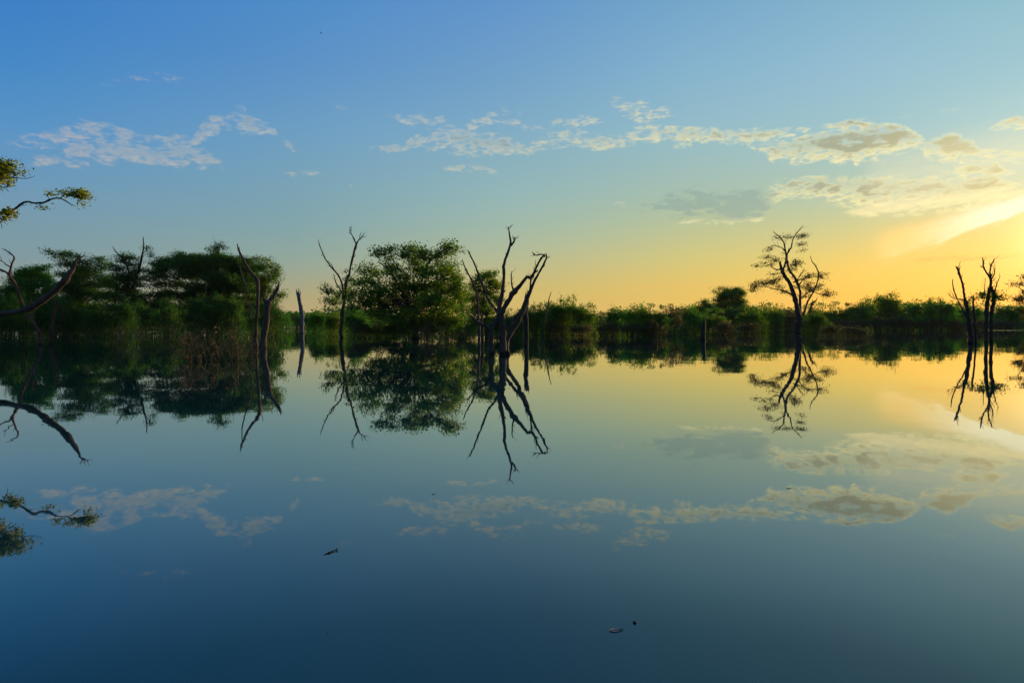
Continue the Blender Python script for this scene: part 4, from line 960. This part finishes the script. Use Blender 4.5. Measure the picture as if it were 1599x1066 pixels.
rng = np.random.default_rng(55)
gq = Geo()
for cx0, cy0, sx, sy, n in ((34, 66, 6, 5, 150), (52, 80, 9, 8, 200), (70, 100, 10, 8, 130), (8, 78, 6, 7, 90), (-12, 72, 7, 6, 90), (-34, 60, 8, 8, 110), (-14, 31, 2.5, 1.6, 90)):
    c = np.stack([rng.normal(cx0, sx, n), rng.normal(cy0, sy, n), np.full(n, 0.012)], -1)
    c[:, 0] += 0.4 * np.sin(c[:, 1] * 1.3)
    leaves(gq, c, 0.14, rng, 0.97, 0.7)
link('leaf_litter', gq.mesh('leaf_litter', M['leaf_olive']), None, None, kind='stuff', label='fallen leaves drifting on the water among the flooded shrubs', category='leaf litter')

# ------------------------------------------------------------------ floating bits and the bird
def floor_pt(px, py, z=0.0):
    d = ray(px, py); return Vector((0, 0, CAM_H)) + d * ((z - CAM_H) / d.z)
rng = np.random.default_rng(9)
a, b = floor_pt(506, 866), floor_pt(527, 858)
root = thing('floating_twig', (a + b) / 2, 'short dark twig with two nubs floating in the lower left water', 'twig')
g = Geo(); tube(g, [a + Vector((0, 0, .002)), a.lerp(b, .4) + Vector((0, 0, .004)), a.lerp(b, .75) + Vector((0, 0, .006)), b + Vector((0, 0, .006))], [0.002, 0.005, 0.003, 0.004], 6, 4, rng, .2, .2); part(root, 'stem', g, M['bark_dark'], True)
g = Geo(); q = a.lerp(b, .8); tube(g, [q + Vector((0, 0, .004)), q + Vector((.01, .006, .008)), q + Vector((.018, .01, .010))], [.003, .004, .002], 5, 2, rng); part(root, 'nub', g, M['bark_dark'], True)
def floating_leaf(px, py, L, w, label, ang, mat='wet_leaf', group=None):
    c = floor_pt(px, py, 0.002)
    root = thing('floating_leaf', c, label, 'leaf', group)
    g = Geo(); vs, fs = [], []
    n = 12
    for i in range(n + 1):
        t = i / n; ww = w * math.sin(math.pi * t ** 0.8) ** 0.8 / 2 if 0 < t < 1 else 0.0005
        x = (t - 0.5) * L; zc = 0.0015 * (2 * t - 1) ** 2
        vs += [(x, -ww, zc + 0.001), (x, 0, zc), (x, ww, zc + 0.001)]
    for i in range(n):
        for j in range(2):
            a0 = i * 3 + j; fs.append((a0, a0 + 3, a0 + 4, a0 + 1))
    v = np.array(vs); ca, sa = math.cos(ang), math.sin(ang)
    v = np.stack([v[:, 0] * ca - v[:, 1] * sa, v[:, 0] * sa + v[:, 1] * ca, v[:, 2]], -1) + np.array(c)
    g.add(v, fs); part(root, 'blade', g, M[mat], True)
    g = Geo(); ax = Vector((ca, sa, 0)); tube(g, [c - ax * L * .45 + Vector((0, 0, .002)), c + Vector((0, 0, .001)), c + ax * L * .55 + Vector((0, 0, .002))], [.0008, .0012, .0015], 5, 3); part(root, 'midrib', g, M['bark_dark'], True)
floating_leaf(962, 983, 0.07, 0.035, 'pale brown fallen leaf floating in the near water, lower right of centre', 0.15)
floating_leaf(1232, 762, 0.05, 0.022, 'dark speck of a leaf floating far out under the right cloud reflection', 0.1, 'bark_dark')
floating_leaf(677, 771, 0.04, 0.016, 'tiny dark leaf floating left below the reflected dead tree', 0.5, 'bark_dark')
root = thing('floating_seed', floor_pt(991, 972), 'tiny round dark seed floating beside the pale brown leaf', 'seed')
g = Geo(); c = floor_pt(991, 972); tube(g, [c + Vector((-.008, 0, .002)), c + Vector((0, 0, .004)), c + Vector((.008, 0, .002))], [.003, .008, .003], 8, 3); part(root, 'husk', g, M['bark_dark'], True)

# distant bird
bp = P(501.5, 52, 120)
root = thing('bird', bp, 'tiny dark bird gliding high in the upper left sky', 'bird')
def loft(rows):
    g = Geo(); v = np.array([p for r in rows for p in r]); k = len(rows[0])
    f = [(i * k + j, i * k + (j + 1) % k, (i + 1) * k + (j + 1) % k, (i + 1) * k + j) for i in range(len(rows) - 1) for j in range(k)]
    g.add(v, f); return g
rows = []
prof = [(-.26, .004, .05), (-.2, .012, .045), (-.12, .03, .03), (0, .05, .04), (.08, .045, .04), (.13, .022, .025), (.17, .028, .028), (.2, .016, .016), (.235, .002, .003)]
for y, rx, rz in prof:
    rows.append([(bp.x + y, bp.y + rx * math.cos(t), bp.z + rz * 0.6 * math.sin(t)) for t in np.linspace(0, 2 * math.pi, 10, endpoint=False)])
part(root, 'body', loft(rows), M['bark_dark'], True)
for s in (-1, 1):
    rows = []
    for t in np.linspace(0, 1, 7):
        ch = 0.15 * (1 - t) ** 0.6 + 0.01; sweep = -0.12 * t * t; zz = 0.08 * math.sin(t * 2.2)
        y = s * (0.03 + 0.42 * t)
        rows.append([(bp.x + .06 + sweep, bp.y + y, bp.z + zz), (bp.x + .06 + sweep - ch * .5, bp.y + y, bp.z + zz + .012), (bp.x + .06 + sweep - ch, bp.y + y, bp.z + zz), (bp.x + .06 + sweep - ch * .5, bp.y + y, bp.z + zz - .004)])
    part(root, 'wing', loft(rows), M['bark_dark'], True)
